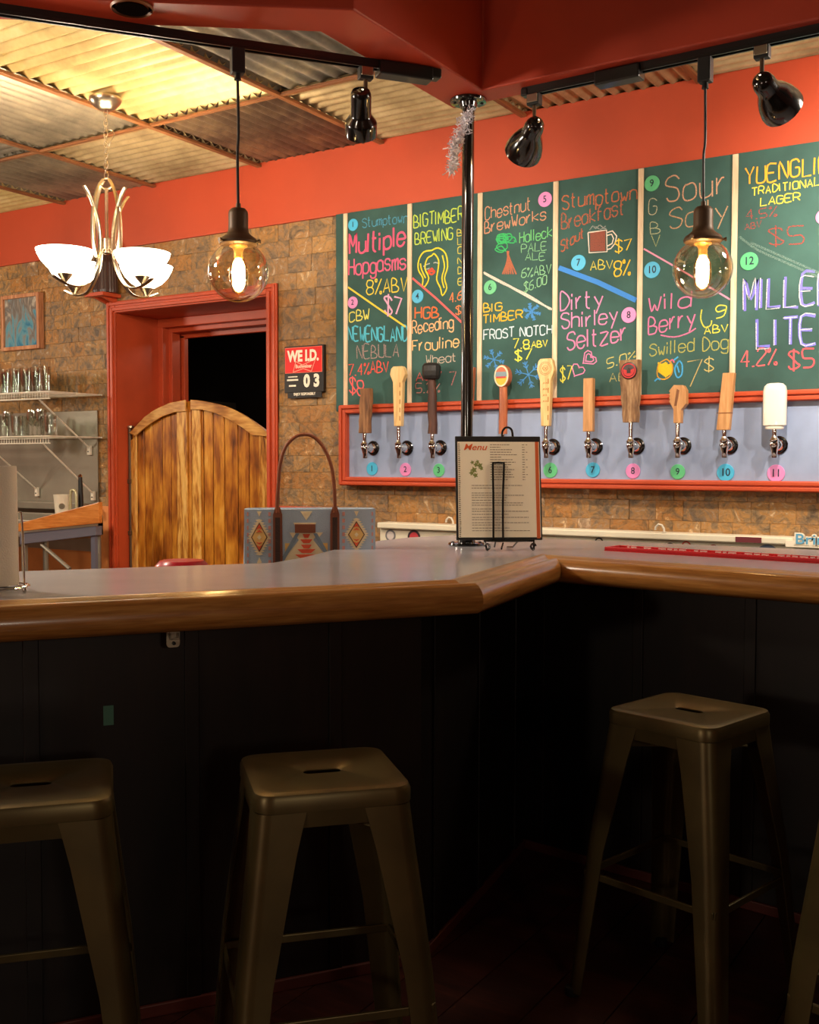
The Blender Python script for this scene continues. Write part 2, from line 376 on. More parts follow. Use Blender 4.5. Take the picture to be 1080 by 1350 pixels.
pick = {(0, 0): 4, (1, 0): 1, (2, 0): 0, (3, 0): 2, (4, 0): 0, (5, 0): 0, (6, 0): 0, (7, 0): 1, (0, 1): 1, (1, 1): 1, (2, 1): 1, (3, 1): 4, (4, 1): 3, (5, 1): 0}
for i in range(9):
    for j in range(3):
        al = (i+j) % 2 == 0
        m = galvs[pick.get((i, j), (i*2+j) % 4)]
        sheet(XG[i], XG[i+1], YG[j+1], YG[j], al, .011 if (i, j) not in ((3, 1),) else .017, .088 if (i, j) in ((3, 1), (4, 1)) else .072, m, z=CEIL+.008+.004*((i+j) % 2))
strip_m = wood('ceiling_batten', [(104, 62, 34), (132, 82, 46), (156, 102, 60)], axis=1, rough=.5)
strip_x = wood('ceiling_batten_cross', [(104, 62, 34), (132, 82, 46), (156, 102, 60)], axis=0, rough=.5)
for x in XG[1:-1]: MB().bb(x-.016, x+.016, 0.0, 4.975, CEIL-.010, CEIL+.006).build('batten', strip_m, ce, bevel=.002)
for y in YG[1:3]: MB().bb(-7.6, 1.2, y-.013, y+.013, CEIL-.007, CEIL+.006).build('batten', strip_x, ce, bevel=.002)

# ---- soffit beams over the bar (red boxed beams), following the bar
n1 = Vector((-1.94, 2.75)); n2 = Vector((-1.94, 3.585)); f1 = Vector((-2.13, 2.83)); f2_ = Vector((-2.135, 3.71))
dl = Vector((-.795, -.607)); n0 = n1+dl*5; f0 = f1+dl*5
poly = [n0, n1, n2, Vector((3.9, 3.545)), Vector((3.9, 3.66)), f2_, f1, f0]
b = MB(); b.prism([(p[0], p[1], SOF) for p in poly[:]], (0, 0, CEIL-.02-SOF))
so = struct(b.build('trim_4', dark_red, bevel=.006))
# recessed can seen at the top left of the beam underside
pc = PZ(174, 8, SOF)
cl = thing('recessed_light', 'dark round recessed can light in the red beam above the black track', 'ceiling light', (pc[0], pc[1], SOF-.012))
MB().lathe([(.062, 0), (.066, .006), (.062, .012), (.05, .012), (.048, .004)], 24, (pc[0], pc[1], SOF-.012), cap=False).build('trim_ring', mat('can_ring', (150, 90, 50), .4), cl, smooth=True)
MB().lathe([(.05, 0), (.045, .01)], 24, (pc[0], pc[1], SOF-.011)).build('baffle', mat('can_dark', (18, 12, 9), .95, spec=0), cl, smooth=True)

# ================================================================ TRACKS, PENDANTS, SPOTLIGHTS
T0 = Vector((-2.96, 1.985, SOF)); T1 = Vector((-1.975, 3.32, SOF)); TD = (T1-T0).normalized()
T0 = T0 - TD*.8
R0 = Vector((-1.80, 3.655, SOF)); R1 = Vector((.6, 3.60, SOF)); RD = (R1-R0).normalized()
def track(A, B, label, feeds):
    t = thing('light_track', label, 'light track', tuple((A+B)/2))
    d = (B-A).normalized(); s = d.cross(Vector((0, 0, 1)))
    for k, (o, wdt, z0, z1) in enumerate(((0, .034, -.020, 0), (-.0125, .007, -.030, -.018), (.0125, .007, -.030, -.018))):
        MB().prism([A+s*(o-wdt/2)+Vector((0, 0, z0)), A+s*(o+wdt/2)+Vector((0, 0, z0)), A+s*(o+wdt/2)+Vector((0, 0, z1)), A+s*(o-wdt/2)+Vector((0, 0, z1))], B-A).build('track_channel' if k == 0 else 'track_lip', black_track, t)
    for P, L, wdt, h in feeds:
        M = Matrix((d, s, Vector((0, 0, 1)))).transposed()
        MB().box(P+Vector((0, 0, -h/2-.002)), (L, wdt, h), M=M).build('feed_box', black_track, t, bevel=.006)
    return t
black_track = mat('track_black', (20, 19, 18), .35, coat=.2)
e1 = T1-TD*.02
track(T0, T1-TD*.02, 'long black ceiling track on the left, crossing in front of the corrugated ceiling', [(T1-TD*.13, .20, .065, .048), (T1-TD*.02, .05, .05, .034)])
fx = PZ(817, 98, SOF-.02); fx = R0+RD*((fx-R0).dot(RD))
track(R0, R1, 'black ceiling track on the right, under the red beam', [(fx, .17, .062, .05), (R0+RD*.01, .03, .04, .03)])
glassa = thin_glass('amber_glass', (255, 244, 224), .2)
hot = mat('glowing_bulb', (255, 200, 120), .3, emit=(255, 222, 160), es=45)
fil = mat('bulb_socket_glow', (220, 160, 80), .3, metal=.6, emit=(255, 170, 80), es=.35)
def pendant(px, py, gx, gy, P0, d, label, sw=False):
    a = PZ(px, py, SOF-.03); a = P0+d*((a-P0).dot(d)); a.z = SOF
    g = PD(gx, gy, a); R = .101
    g = Vector((a.x, a.y, g.z))
    t = thing('globe_pendant', label, 'pendant light', (a.x, a.y, g.z-R))
    s = d.cross(Vector((0, 0, 1))); M = Matrix((d, s, Vector((0, 0, 1)))).transposed()
    MB().box((a.x, a.y, SOF-.026-.042), (.045, .04, .084), M=M).build('track_adapter', blackm, t, bevel=.004)
    MB().lathe([(.012, 0), (.01, .02)], 10, (a.x, a.y, SOF-.13)).build('cord_grip', blackm, t, smooth=True)
    ztop = g.z+R+.115
    MB().tube(smooth_path([(a.x, a.y, SOF-.12), (a.x+.003, a.y, SOF-.3), (a.x-.002, a.y, (SOF+ztop)/2-.1), (a.x, a.y, ztop)], 4), .0048, 8).build('cord', blackm, t, smooth=True)
    c = (a.x, a.y, g.z+R-.014)
    MB().lathe([(.058, 0), (.064, .004), (.066, .012), (.060, .022), (.046, .032), (.036, .042), (.033, .058), (.033, .104), (.031, .114), (.024, .122), (.009, .124), (.008, .14)], 32, c).build('socket_cup', bronze, t, smooth=True)
    sk = MB()
    for q in range(3):
        an = q*2*PI/3+.3; sk.lathe([(.0045, 0), (.0045, .012), (.007, .012), (.007, .018)], 8, (a.x+.06*math.cos(an), a.y+.06*math.sin(an), g.z+R-.004), (math.cos(an), math.sin(an), 0))
        o = sk.build('thumb_screw', bronze, t, smooth=True); sk = MB()
    pr = [(R*math.sin(th), -R*math.cos(th)) for th in [PI*k/26 for k in range(0, 21)]]
    pr = [(max(r, .0005), h) for r, h in pr if not (h > 0 and r < .05)] + [(.052, R*.86), (.052, R*.9)]
    MB().lathe(pr, 40, (g.x, g.y, g.z), cap=False).build('glass_globe', glassa, t, smooth=True)
    lb = MB().lathe([(.004, -.074), (.018, -.069), (.028, -.052), (.032, -.02), (.030, .015), (.021, .038), (.015, .047)], 20, (g.x, g.y, g.z)).build('bulb_glass', glassa, t, smooth=True)
    MB().lathe([(.003, -.060), (.014, -.056), (.0205, -.045), (.0215, -.01), (.0205, .02), (.015, .036), (.004, .040)], 16, (g.x, g.y, g.z)).build('filament', hot, lb, smooth=True)
    MB().lathe([(.0145, .045), (.0155, .05), (.0145, .055), (.0155, .06), (.0145, .066), (.02, .078), (.03, .084), (.03, .09)], 20, (g.x, g.y, g.z)).build('bulb_base', fil, t, smooth=True)
    lamp('POINT', 'pendant_light', (g.x, g.y, g.z-.01), 44, (1, .82, .60), .022)
    return g
pendant(315, 62, 315, 356, T0, TD, 'left globe pendant of clear glass hanging in front of the saloon doors')
pendant(935, 82, 929, 352, R0, RD, 'right globe pendant of clear glass hanging in front of the chalkboard')
def spot(px, py, P0, d, hx, hy, aim, label, cyl=False):
    a = PZ(px, py, SOF-.03); a = P0+d*((a-P0).dot(d)); a.z = SOF
    h = PD(hx, hy, a)
    t = thing('track_spotlight', label, 'spotlight', (a.x, a.y, h.z-.08))
    s = d.cross(Vector((0, 0, 1))); M = Matrix((d, s, Vector((0, 0, 1)))).transposed()
    MB().box((a.x, a.y, SOF-.026-.022), (.05, .036, .044), M=M).build('track_adapter', blackm, t, bevel=.004)
    MB().box((a.x+s.x*.020, a.y+s.y*.020, SOF-.026-.020), (.042, .005, .030), M=M).build('adapter_latch', nickel, t, bevel=.002)
    if aim[0] == 'd':
        hr_ = Vector((h.x, h.y, 0)).normalized(); rr_ = Vector((hr_.y, -hr_.x, 0)); aim = h+rr_*aim[1]+hr_*aim[2]-Vector((0, 0, aim[3]))
    ax = (Vector(aim)-h).normalized()
    back = h-ax*.07
    MB().tube([(a.x, a.y, SOF-.06), (a.x, a.y, back.z+.03), back+ax*.012], .0075, 10).build('stem', bronze, t, smooth=True)
    if cyl: pr = [(.012, -.085), (.03, -.083), (.034, -.076), (.036, -.068), (.036, .0), (.040, .008), (.053, .026), (.0565, .034), (.0565, .078), (.053, .08), (.05, .06), (.046, .03)]
    else: pr = [(.010, -.09), (.024, -.086), (.033, -.074), (.037, -.055), (.037, -.035), (.040, -.02), (.052, .0), (.064, .03), (.071, .06), (.071, .078), (.067, .08), (.062, .055), (.05, .02)]
    MB().lathe(pr, 32, h, ax, cap=False).build('lamp_head', mat_gloss, t, smooth=True)
    MB().lathe([(.001, .012), (.04, .028), (.046, .04), (.044, .044)], 24, h, ax).build('bulb_face', mat('lit_bulb_face', (255, 235, 200), .3, emit=(255, 206, 140), es=12), t, smooth=True)
    dl_ = MB()
    for q in range(6):
        an = q*PI/3; b1 = ax.orthogonal().normalized(); b2 = ax.cross(b1)
        p = h - ax*(.079) + (b1*math.cos(an)+b2*math.sin(an))*.021
        dl_.sphere(p, .0032, 8, 6)
    o = dl_.build('vent_hole', mat('vent_glow', (255, 240, 210), .3, emit=(255, 230, 190), es=3), t, smooth=True)
    return h, ax
mat_gloss = mat('gloss_black_enamel', (18, 16, 15), .18, 0, coat=.7)
SPW = 34
for args, wt in (((480, 92, T0, TD, 476, 150, ('d', 0, .75, .72), 'black cylindrical track spotlight left of the tinsel, pointing down', True), .5),
             ((703, 124, R0, RD, 698, 182, ('d', -.30, .8, .42), 'round black track spotlight just right of the tinsel'), 1.0),
             ((1009, 66, R0, RD, 1018, 124, ('d', .42, .75, .36), 'round black track spotlight nearest the right edge'), 1.3)):
    h, ax = spot(*args)
    p = h+ax*.085
    lamp('SPOT', 'spot_beam', p, SPW*wt, (1, .86, .70), .03, aim=p+ax, angle=118, blend=.9)
# further heads of the right hand track beyond the frame
for X, aim in ((.15, (-.2, 4.95, 1.9)),):
    p = Vector((X, 3.6, SOF-.17)); lamp('SPOT', 'spot_beam', p, SPW*1.2, (1, .86, .70), .03, aim=aim, angle=120, blend=.9)
# ================================================================ CHALKBOARD
YB = 4.955                                              # face of the board
bx0 = PY(443, 400, YB).x; bx1 = -.55; bz0 = EYE+.30; bz1 = BZ-.002
board = thing('chalkboard', 'long green chalkboard with white dividers listing the beers above the taps', 'chalkboard', ((bx0+bx1)/2, YB, bz0))
MB().bb(bx0, bx1, YB, 4.985, bz0, bz1).build('board_panel', green, board, bevel=.002)
lath = wood('pale_lath', [(196, 168, 132), (222, 198, 164), (238, 220, 190)], axis=2, rough=.6)
DIVS = [-3.575, -3.145, -2.708, -2.27, -1.83, -1.375, -.935]
DX = [PY(p, 400, YB).x for p in (456.5, 540.8, 633.2, 732.5, 844, 967.5)]; DX.append(DX[-1]*2-DX[-2])
for x in DX: MB().bb(x-.013, x+.013, YB-.010, YB, bz0, bz1-.004).build('divider', lath, board, bevel=.002)
G = {'A': '02 28 42|14 34', 'B': '02 08 28 37 36 25 05|25 44 43 32 02', 'C': '47 38 18 07 03 12 32 43', 'D': '02 08 28 46 44 22 02', 'E': '48 08 02 42|05 35',
'F': '48 08 02|05 35', 'G': '47 38 18 07 03 12 32 43 45 25', 'H': '08 02|48 42|05 45', 'I': '08 02', 'L': '08 02 42', 'M': '02 08 24 48 42', 'N': '02 08 42 48',
'O': '18 07 03 12 32 43 47 38 18', 'P': '02 08 38 47 46 35 05', 'R': '02 08 38 47 46 35 05|25 42', 'S': '47 38 18 07 06 35 44 43 32 12 03', 'T': '08 48|28 22',
'U': '08 03 12 32 43 48', 'V': '08 22 48', 'W': '08 12 25 32 48', 'Y': '08 25 48|25 22', 'a': '45 36 16 05 03 12 32 43|46 42', 'b': '08 02|05 16 36 45 43 32 12 03',
'c': '45 36 16 05 03 12 32 43', 'd': '48 42|45 36 16 05 03 12 32 43', 'e': '04 44 45 36 16 05 03 12 32 43', 'f': '38 28 17 12|06 36', 'g': '45 36 16 05 03 12 32 43|46 41 30 10 01',
'h': '08 02|05 16 36 45 42', 'i': '06 02|08 07', 'k': '08 02|46 04 42', 'l': '08 02', 'm': '06 02|05 16 26 25 22|25 36 46 42', 'n': '06 02|05 16 36 45 42',
'o': '16 05 03 12 32 43 45 36 16', 'p': '06 00|05 16 36 45 43 32 12 03', 'r': '06 02|04 15 26 36', 's': '45 36 16 05 14 34 43 32 12 03', 't': '18 13 22 32|06 36',
'u': '06 03 12 32 43|46 42', 'v': '06 22 46', 'w': '06 12 24 32 46', 'y': '06 23|46 10', 'z': '06 46 02 42', '0': '18 07 03 12 32 43 47 38 18', '1': '17 28 22|12 32',
'2': '07 18 38 47 46 02 42', '3': '07 18 38 47 46 25|25 44 43 32 12 03', '4': '38 04 44|38 32', '5': '48 08 05 35 44 43 32 02', '6': '48 17 04 03 12 32 43 44 35 05',
'7': '08 48 12', '8': '18 07 06 15 35 46 47 38 18|15 04 03 12 32 43 44 35', '9': '02 33 47 38 18 07 06 15 46', '$': '47 38 18 07 16 34 43 32 12 03|29 21',
'%': '48 02|08 18 17 07 08|33 43 42 32 33', '.': '02 12', '!': '08 04|03 02', ' ': ''}
GW = {'I': 1, 'i': 1, 'l': 1, '.': 1, '!': 1, ' ': 2.5, 't': 3, 'r': 3}
CH = {}
def chalk(c, dens=.55):
    k = (c, dens)
    if k not in CH: CH[k] = chalkm('chalk', c, dens)
    return CH[k]
def ribbon(m, pts, wd_, Y, out=.0012):                   # flat chalk stroke lying on the board
    P = [Vector((p[0], p[1])) for p in pts]; L = []; R = []
    for i, p in enumerate(P):
        a = P[max(i-1, 0)]; c = P[min(i+1, len(P)-1)]; t = (c-a)
        if t.length < 1e-6: t = Vector((1, 0))
        t.normalize(); n = Vector((-t.y, t.x))*wd_/2
        L.append(p+n); R.append(p-n)
    vs = [(q[0], Y-out, q[1]) for q in L] + [(q[0], Y-out, q[1]) for q in R]; n = len(P)
    m.add(vs, [(i, i+1, n+i+1, n+i) for i in range(n-1)])
hr = random.Random(3)
def PB(px, py, Y=YB): p = PY(px, py, Y); return (p.x, p.z)
def write(txt, x0, y0, x1, y1, h, col, wpx=1.6, dens=.6, Y=YB, parent=None, jit=.17, name='chalk_lettering', mtl=None, out=.0012):
    a = Vector(PB(x0, y0, Y)); b_ = Vector(PB(x1, y1, Y)); top = Vector(PB(x0, y0-h, Y)); hm = (top-a).length
    tot = sum(GW.get(c, 4)+1.3 for c in txt)-1.3; ux = (b_-a)/tot; uy = Vector((0, hm/6)); m = MB()
    wm = hm*wpx*.80/h; cur = 0
    for c in txt:
        wv = GW.get(c, 4); dy = hr.uniform(-jit, jit)*2; sl = hr.uniform(-.3, .3)*jit*2; sc = 1+hr.uniform(-jit, jit)*.4
        for st in G[c].split('|') if G[c] else []:
            pts = [(int(q[0]), int(q[1:])-2) for q in st.split()]
            pts = [(p[0]+hr.uniform(-jit, jit), p[1]*sc+hr.uniform(-jit, jit)) for p in pts]
            if len(pts) > 3: pts = [tuple(v[:2]) for v in smooth_path([(p[0], p[1], 0) for p in pts], 3)]
            Q = [a+ux*(cur+p[0]*(wv/4 if wv < 4 and c not in 'Iil.!' else 1)+p[1]*sl*.3)+uy*(p[1]+dy) for p in pts]
            ribbon(m, Q, wm, Y, out+hr.uniform(0, .0004))
        cur += wv+1.3
    return m.build(name, mtl or chalk(col, dens), parent or board)
def draw(paths, col, wpx=1.5, dens=.6, Y=YB, name='chalk_drawing', k=3, out=.0012, parent=None):
    m = MB()
    for p in paths:
        a = PB(*p[0], Y); b_ = PB(p[0][0], p[0][1]-10, Y); pm = abs(b_[1]-a[1])/10
        Q = [PB(x, y, Y) for x, y in p]
        if k: Q = [tuple(v[:2]) for v in smooth_path([(q[0], q[1], 0) for q in Q], k)]
        ribbon(m, Q, wpx*pm, Y, out+hr.uniform(0, .0003))
    return m.build(name, chalk(col, dens), parent or board)
S1 = lambda pts: [(x/4.657+430, y/4.657+240) for x, y in pts]
S3 = lambda pts: [(x/4.5+630, y/4.5+230) for x, y in pts]
S5 = lambda pts: [(x/3.858+840, y/3.858+180) for x, y in pts]
PINK = (236, 128, 168); YEL = (238, 214, 80); BLUE = (96, 178, 214); RED = (240, 98, 88); ORG = (244, 160, 96); PALE = (222, 222, 200); WHT = (236, 236, 230)
GRN = (140, 214, 130); PEACH = (216, 156, 124); BRN = (176, 108, 80); LIME = (196, 222, 116)
# panel 1
write('Stumptown', 478.3, 300, 538, 293, 12, BLUE, 1.5, .45)
write('Multiple', 461, 335.5, 534, 323, 24, (236, 96, 130), 3.4, .8)
write('Hopgasms', 460, 363.5, 535, 354, 20, (232, 104, 140), 2.6, .75)
write('8%ABV', 484, 388, 537, 383, 18, YEL, 2, .75)
write('$7', 507, 411, 530, 417, 21, (240, 176, 206), 3, .8)
draw([[(459, 378.5), (497, 405), (535, 431)]], YEL, 2.4, .7, k=0)
write('CBW', 461, 424.7, 487, 420, 13, (232, 226, 110), 2, .7)
write('NEWENGLAND', 459, 449, 538, 450, 18, (92, 190, 214), 2.6, .75)
write('NEBULA', 471, 473, 526, 471, 17, (190, 160, 156), 1.7, .45)
write('7.4%ABV', 460, 495.5, 512.5, 490, 14, RED, 1.9, .7)
write('$8', 461, 517, 479.5, 521, 19, (238, 108, 110), 2.4, .75)
# panel 2
write('BIGTIMBER', 546, 300, 611, 290, 16, (196, 222, 90), 2, .7)
write('BREWING', 547.7, 323, 597, 315, 15, (196, 222, 90), 1.9, .7)
for c, x, y in (('B', 603, 311), ('L', 603.5, 323), ('O', 604, 335), ('N', 604, 348), ('D', 604, 361), ('E', 604.5, 376)):
    write(c, x, y, x+6.5, y-1, 8.5, (214, 204, 90), 1.5, .65)
draw([S1([(650, 420), (600, 430), (570, 480), (568, 540), (595, 590), (592, 640), (610, 640)]), S1([(650, 420), (690, 405), (735, 440), (747, 520), (728, 590), (742, 650), (715, 697), (703, 650), (680, 600), (688, 540), (692, 480), (665, 440), (650, 452), (622, 470), (608, 530), (632, 590), (610, 640)]),
      S1([(580, 500), (588, 540), (612, 590)]), S1([(715, 450), (728, 520), (712, 590), (726, 650)])], (232, 214, 60), 2, .8)
draw([S1([(625, 548), (642, 538), (650, 530), (662, 545), (668, 552), (650, 568), (632, 558), (625, 548)]), S1([(632, 550), (650, 548), (662, 552)])], (240, 90, 70), 2.2, .9)
draw([S1([(598, 520), (615, 508), (638, 500)]), S1([(660, 498), (672, 494), (692, 500)]), S1([(605, 532), (622, 535), (636, 528)])], (190, 196, 190), 1.4, .6)
draw([[(544, 366.7), (576, 394), (609, 425)]], (232, 110, 110), 2.8, .8, k=0)
write('4.6', 593, 399.5, 609, 394, 12, (244, 140, 90), 1.7, .75)
write('$', 601, 414, 608, 413, 11, (244, 140, 90), 1.6, .75)
write('HGB', 547.7, 420, 578, 418, 14, (242, 120, 72), 2.4, .8)
write('Receding', 544, 440, 598, 432, 15, (246, 190, 140), 2, .75)
write('Frauline', 544, 463, 605, 458, 14, (246, 200, 140), 2, .75)
write('Wheat', 562, 479.5, 602, 476.5, 11, (214, 196, 180), 1.4, .6)
write('ABV', 549, 502, 582, 500, 10, (230, 110, 110), 1.7, .6)
write('5.2%', 549, 518, 580, 516, 12, (216, 150, 140), 1.6, .5)
write('7', 593, 508, 602, 507, 18, (200, 130, 130), 1.8, .5)
# panel 3
write('Chestnut', 640, 290, 700, 277, 16, PEACH, 1.8, .6)
write('BrewWorks', 639, 308, 720, 289, 14, PEACH, 1.9, .6)
sc = []
for i in range(9):
    cx, cy = 165+hr.uniform(-45, 45), 405+hr.uniform(-45, 45)
    sc.append(S3([(cx+30*math.cos(a*1.1)+hr.uniform(-8, 8), cy+22*math.sin(a*1.1)+hr.uniform(-8, 8)) for a in range(7)]))
draw(sc, (70, 186, 110), 1.5, .7)
draw([S3([(180+hr.uniform(-6, 6), 455), (185+o*.3, 520), (185+o, 592)]) for o in (-38, -26, -14, -2, 12, 26, 44)], (180, 110, 84), 2, .7)
write('Halleck', 685.5, 321, 728, 312, 14, (120, 206, 130), 1.7, .65)
write('PALE', 688, 333, 721, 329, 10.5, (140, 200, 150), 1.5, .6)
write('ALE', 693, 343.5, 719, 342, 10, (140, 200, 150), 1.5, .6)
write('6%ABV', 688, 366, 727, 360, 12, (150, 210, 160), 1.5, .6)
write('$6.00', 691, 385.5, 721, 374.5, 12, (150, 210, 160), 1.5, .6)
draw([S3([(35, 580), (150, 640), (270, 705), (440, 802)]), S3([(37, 586), (200, 672), (350, 755), (440, 798)]), S3([(50, 594), (150, 648), (300, 716), (430, 800)])], (226, 220, 206), 2.2, .6)
write('BIG', 638, 412, 662, 409, 10.5, (240, 196, 70), 2, .8)
write('TIMBER', 637, 426, 689, 419, 10.5, (240, 190, 60), 2, .8)
def flake(cx, cy, r):
    ps = []
    for q in range(6):
        a = q*PI/3+.25; dx, dy = math.cos(a), math.sin(a); ps.append([(cx, cy), (cx+dx*r, cy+dy*r)])
        for s in (-1, 1):
            for f in (.5, .75):
                b_ = a+s*.7; ps.append([(cx+dx*r*f, cy+dy*r*f), (cx+dx*r*f+math.cos(b_)*r*.28, cy+dy*r*f+math.sin(b_)*r*.28)])
    draw(ps, (84, 150, 214), 1.4, .65, k=0)
flake(701.6, 411, 12); flake(700, 411, 8); flake(651.5, 474, 14); flake(697, 494, 18)
write('FROST NOTCH', 638, 448, 728, 440, 12, (206, 226, 236), 2, .8)
write('7.8', 676.7, 460, 698, 458.5, 12, (232, 226, 90), 2, .8)
write('ABV', 701, 458.5, 722, 456.7, 8, (232, 226, 90), 1.7, .8)
write('$7', 679, 475.6, 701, 473, 13, (224, 226, 90), 2.3, .8)
# panel 4
write('Stumptown', 742, 275.6, 840, 262, 18, (196, 116, 84), 2.2, .55)
write('Breakfast', 741, 302, 823, 283, 18, (184, 110, 86), 2.2, .5)
write('Stout', 740, 333, 770, 312, 14, (184, 106, 80), 2.2, .55)
draw([S3([(668, 345+q*9), (758, 341+q*9)]) for q in range(13)], (150, 88, 74), 1.8, .7, k=0)
draw([S3([(655, 345), (662, 465), (768, 458), (765, 330), (655, 345)]), S3([(768, 345), (800, 335), (825, 365), (815, 410), (790, 440), (770, 445)]), S3([(768, 362), (795, 355), (806, 380), (798, 410), (770, 425)])], (226, 214, 200), 1.6, .75, k=0)
draw([S3([(665, 330), (685, 305), (700, 322), (725, 300), (745, 318), (765, 322)]), S3([(700, 310), (730, 325), (760, 305)])], (170, 176, 170), 1.4, .4)
write('$7', 811, 333, 833, 327, 14, (240, 200, 70), 2, .8)
write('ABV', 779, 356.7, 808, 354, 11, (224, 210, 90), 1.6, .7)
write('8%', 810, 364.5, 831, 362, 20, (240, 196, 64), 2.2, .8)
draw([[(737, 353), (788, 372), (839, 396)]], (74, 140, 220), 6.5, .8, k=0)
write('Dirty', 739, 410, 795, 404, 22, (234, 150, 196), 2.3, .7)
write('Shirley', 741, 434, 814, 424, 20, (234, 150, 196), 2.3, .7)
write('Seltzer', 748, 463, 827, 447, 22, (234, 140, 186), 2.4, .7)
def heart(cx, cy, r, a0):
    p = []
    for q in range(15):
        t = 2*PI*q/14; x = 16*math.sin(t)**3; y = -(13*math.cos(t)-5*math.cos(2*t)-2*math.cos(3*t)-math.cos(4*t))
        p.append((cx+(x*math.cos(a0)-y*math.sin(a0))*r/16, cy+(x*math.sin(a0)+y*math.cos(a0))*r/16))
    draw([p], (232, 140, 186), 1.5, .7, k=0)
heart(777, 472.5, 10, .9); heart(762, 488, 9, .5); heart(777, 472.5, 6, .9)
write('$7', 739, 502, 754, 500, 17, (226, 220, 90), 2, .7)
write('5.0', 801, 485.5, 826, 477, 12, (214, 204, 120), 1.6, .6)
write('%', 829, 474, 838, 471, 8, (214, 204, 120), 1.4, .6)
write('ABV', 804, 503, 838, 500, 11, (200, 190, 120), 1.5, .5)
# panel 5
write('Sour', 879, 268, 958, 254, 31, (216, 170, 140), 2.3, .55)
write('Sally', 884, 303, 959, 288, 27, (208, 168, 130), 2.1, .5)
write('G', 856, 284, 866, 283, 20, (200, 200, 170), 1.5, .5); write('B', 858, 309, 870, 308, 15, (190, 200, 160), 1.5, .5); write('V', 860, 326, 871, 325, 15, (190, 200, 140), 1.5, .5)
draw([[(849, 328), (905, 360), (963, 395)]], (232, 160, 190), 2.2, .7, k=0)
write('Wild', 855.5, 411, 911, 403, 19, (228, 132, 176), 2.4, .7)
write('Berry', 855.5, 441, 917, 428, 21, (228, 132, 176), 2.4, .7)
draw([S5([(120, 1010), (190, 1020), (260, 1000), (300, 975)])], (228, 132, 176), 1.8, .6)
draw([S5([(330, 880), (325, 930), (345, 970), (375, 960), (380, 935)])], (214, 216, 90), 1.8, .65)
write('9', 944, 420, 958, 419, 16, (224, 222, 90), 2, .75); write('ABV', 929, 441, 960, 437, 10, (224, 222, 90), 1.8, .75)
write('Swilled Dog', 857, 469, 960, 459, 16, (186, 186, 104), 1.8, .6)
draw([S5([(110+q*7, 1150+hr.uniform(-5, 10)), (112+q*7, 1225-abs(q-5)*5)]) for q in range(10)], (232, 190, 50), 2, .8, k=0)
draw([S5([(150, 1132), (110, 1160), (105, 1220), (140, 1235), (175, 1210), (180, 1160), (150, 1132)])], (214, 160, 60), 1.6, .7)
draw([S5([(215, 1140), (192, 1180), (205, 1225), (228, 1210), (230, 1160), (215, 1140)]), S5([(90, 1245), (105, 1232), (120, 1238)]), S5([(205, 1165), (215, 1200)]), S5([(185, 1140), (210, 1120)])], (80, 170, 226), 2, .75)
draw([S5([(165, 1150), (180, 1135), (190, 1150)])], (232, 110, 140), 2, .8)
write('7', 906, 511, 926, 508, 32, (204, 184, 120), 1.8, .6); write('$', 929, 489, 941, 487, 17, (204, 190, 120), 1.8, .65)
# panel 6
write('YUENGLING', 983, 244, 1108, 225, 22, (240, 172, 60), 2.7, .8)
write('TRADITIONAL', 991.6, 258, 1081, 244, 10, (236, 214, 80), 1.8, .75)
write('LAGER', 1003, 271, 1055, 264, 10, (236, 214, 80), 1.8, .75)
write('4.5%', 984, 290, 1024, 284, 13, (180, 84, 80), 1.6, .4); write('ABV', 982.5, 303, 1004, 299, 8, (180, 84, 80), 1.4, .4)
write('$5', 1014, 324, 1060, 321, 22, (170, 84, 76), 2.2, .45)
draw([[(975, 312), (1000, 330), (1045, 350), (1085, 368)], [(990, 320), (1040, 342), (1085, 362)]], (120, 150, 140), 3, .35)
write('MILLER', 982, 408, 1098, 400, 38, (128, 124, 214), 4.4, .7); write('MILLER', 980, 409, 1096, 401, 38, (226, 224, 232), 1.6, .55, out=.003)
write('LITE', 998, 458, 1076, 452, 36, (124, 122, 216), 5, .7); write('LITE', 997, 459, 1075, 453, 36, (226, 224, 232), 1.6, .5, out=.003)
write('4.2%', 977, 483, 1024, 481, 20, (240, 104, 110), 2.2, .75); write('$5', 1040, 485, 1073, 484, 24, (240, 92, 100), 2.6, .8)
# chalk dust
# ---- round number tags
ink = mat('number_ink', (24, 40, 60), .6)
TC = {'b': mat('blue_tag', (74, 184, 226), .35), 'p': mat('pink_tag', (226, 142, 200), .35), 'g': mat('green_tag', (96, 196, 136), .35)}
WORD = {'b': 'blue', 'p': 'pink', 'g': 'green'}
def number_tag(n, px, py, r, c, Y, where, grp):
    p = PY(px, py, Y); q = PY(px, py-r, Y); R = abs(q.z-p.z)
    t = thing('number_tag', '%s round tag numbered %s %s' % (WORD[c], n, where), 'number tag', (p.x, Y-.002, p.z), grp)
    MB().lathe([(R*.5, 0), (R*.97, .0), (R, .001), (R, .003), (R*.96, .0045)], 28, (p.x, Y-.0005, p.z), (0, -1, 0)).build('disc', TC[c], t, smooth=True)
    M = frame_M((p.x, Y-.0056, p.z), (1, 0, 0), (0, 0, 1)); text_mb(str(n), R*1.25, .0004, M, .0004, .9).build('numeral', ink, t)
    return t
BG = 'round number tags on the chalkboard'; TG = 'round number tags under the taps'
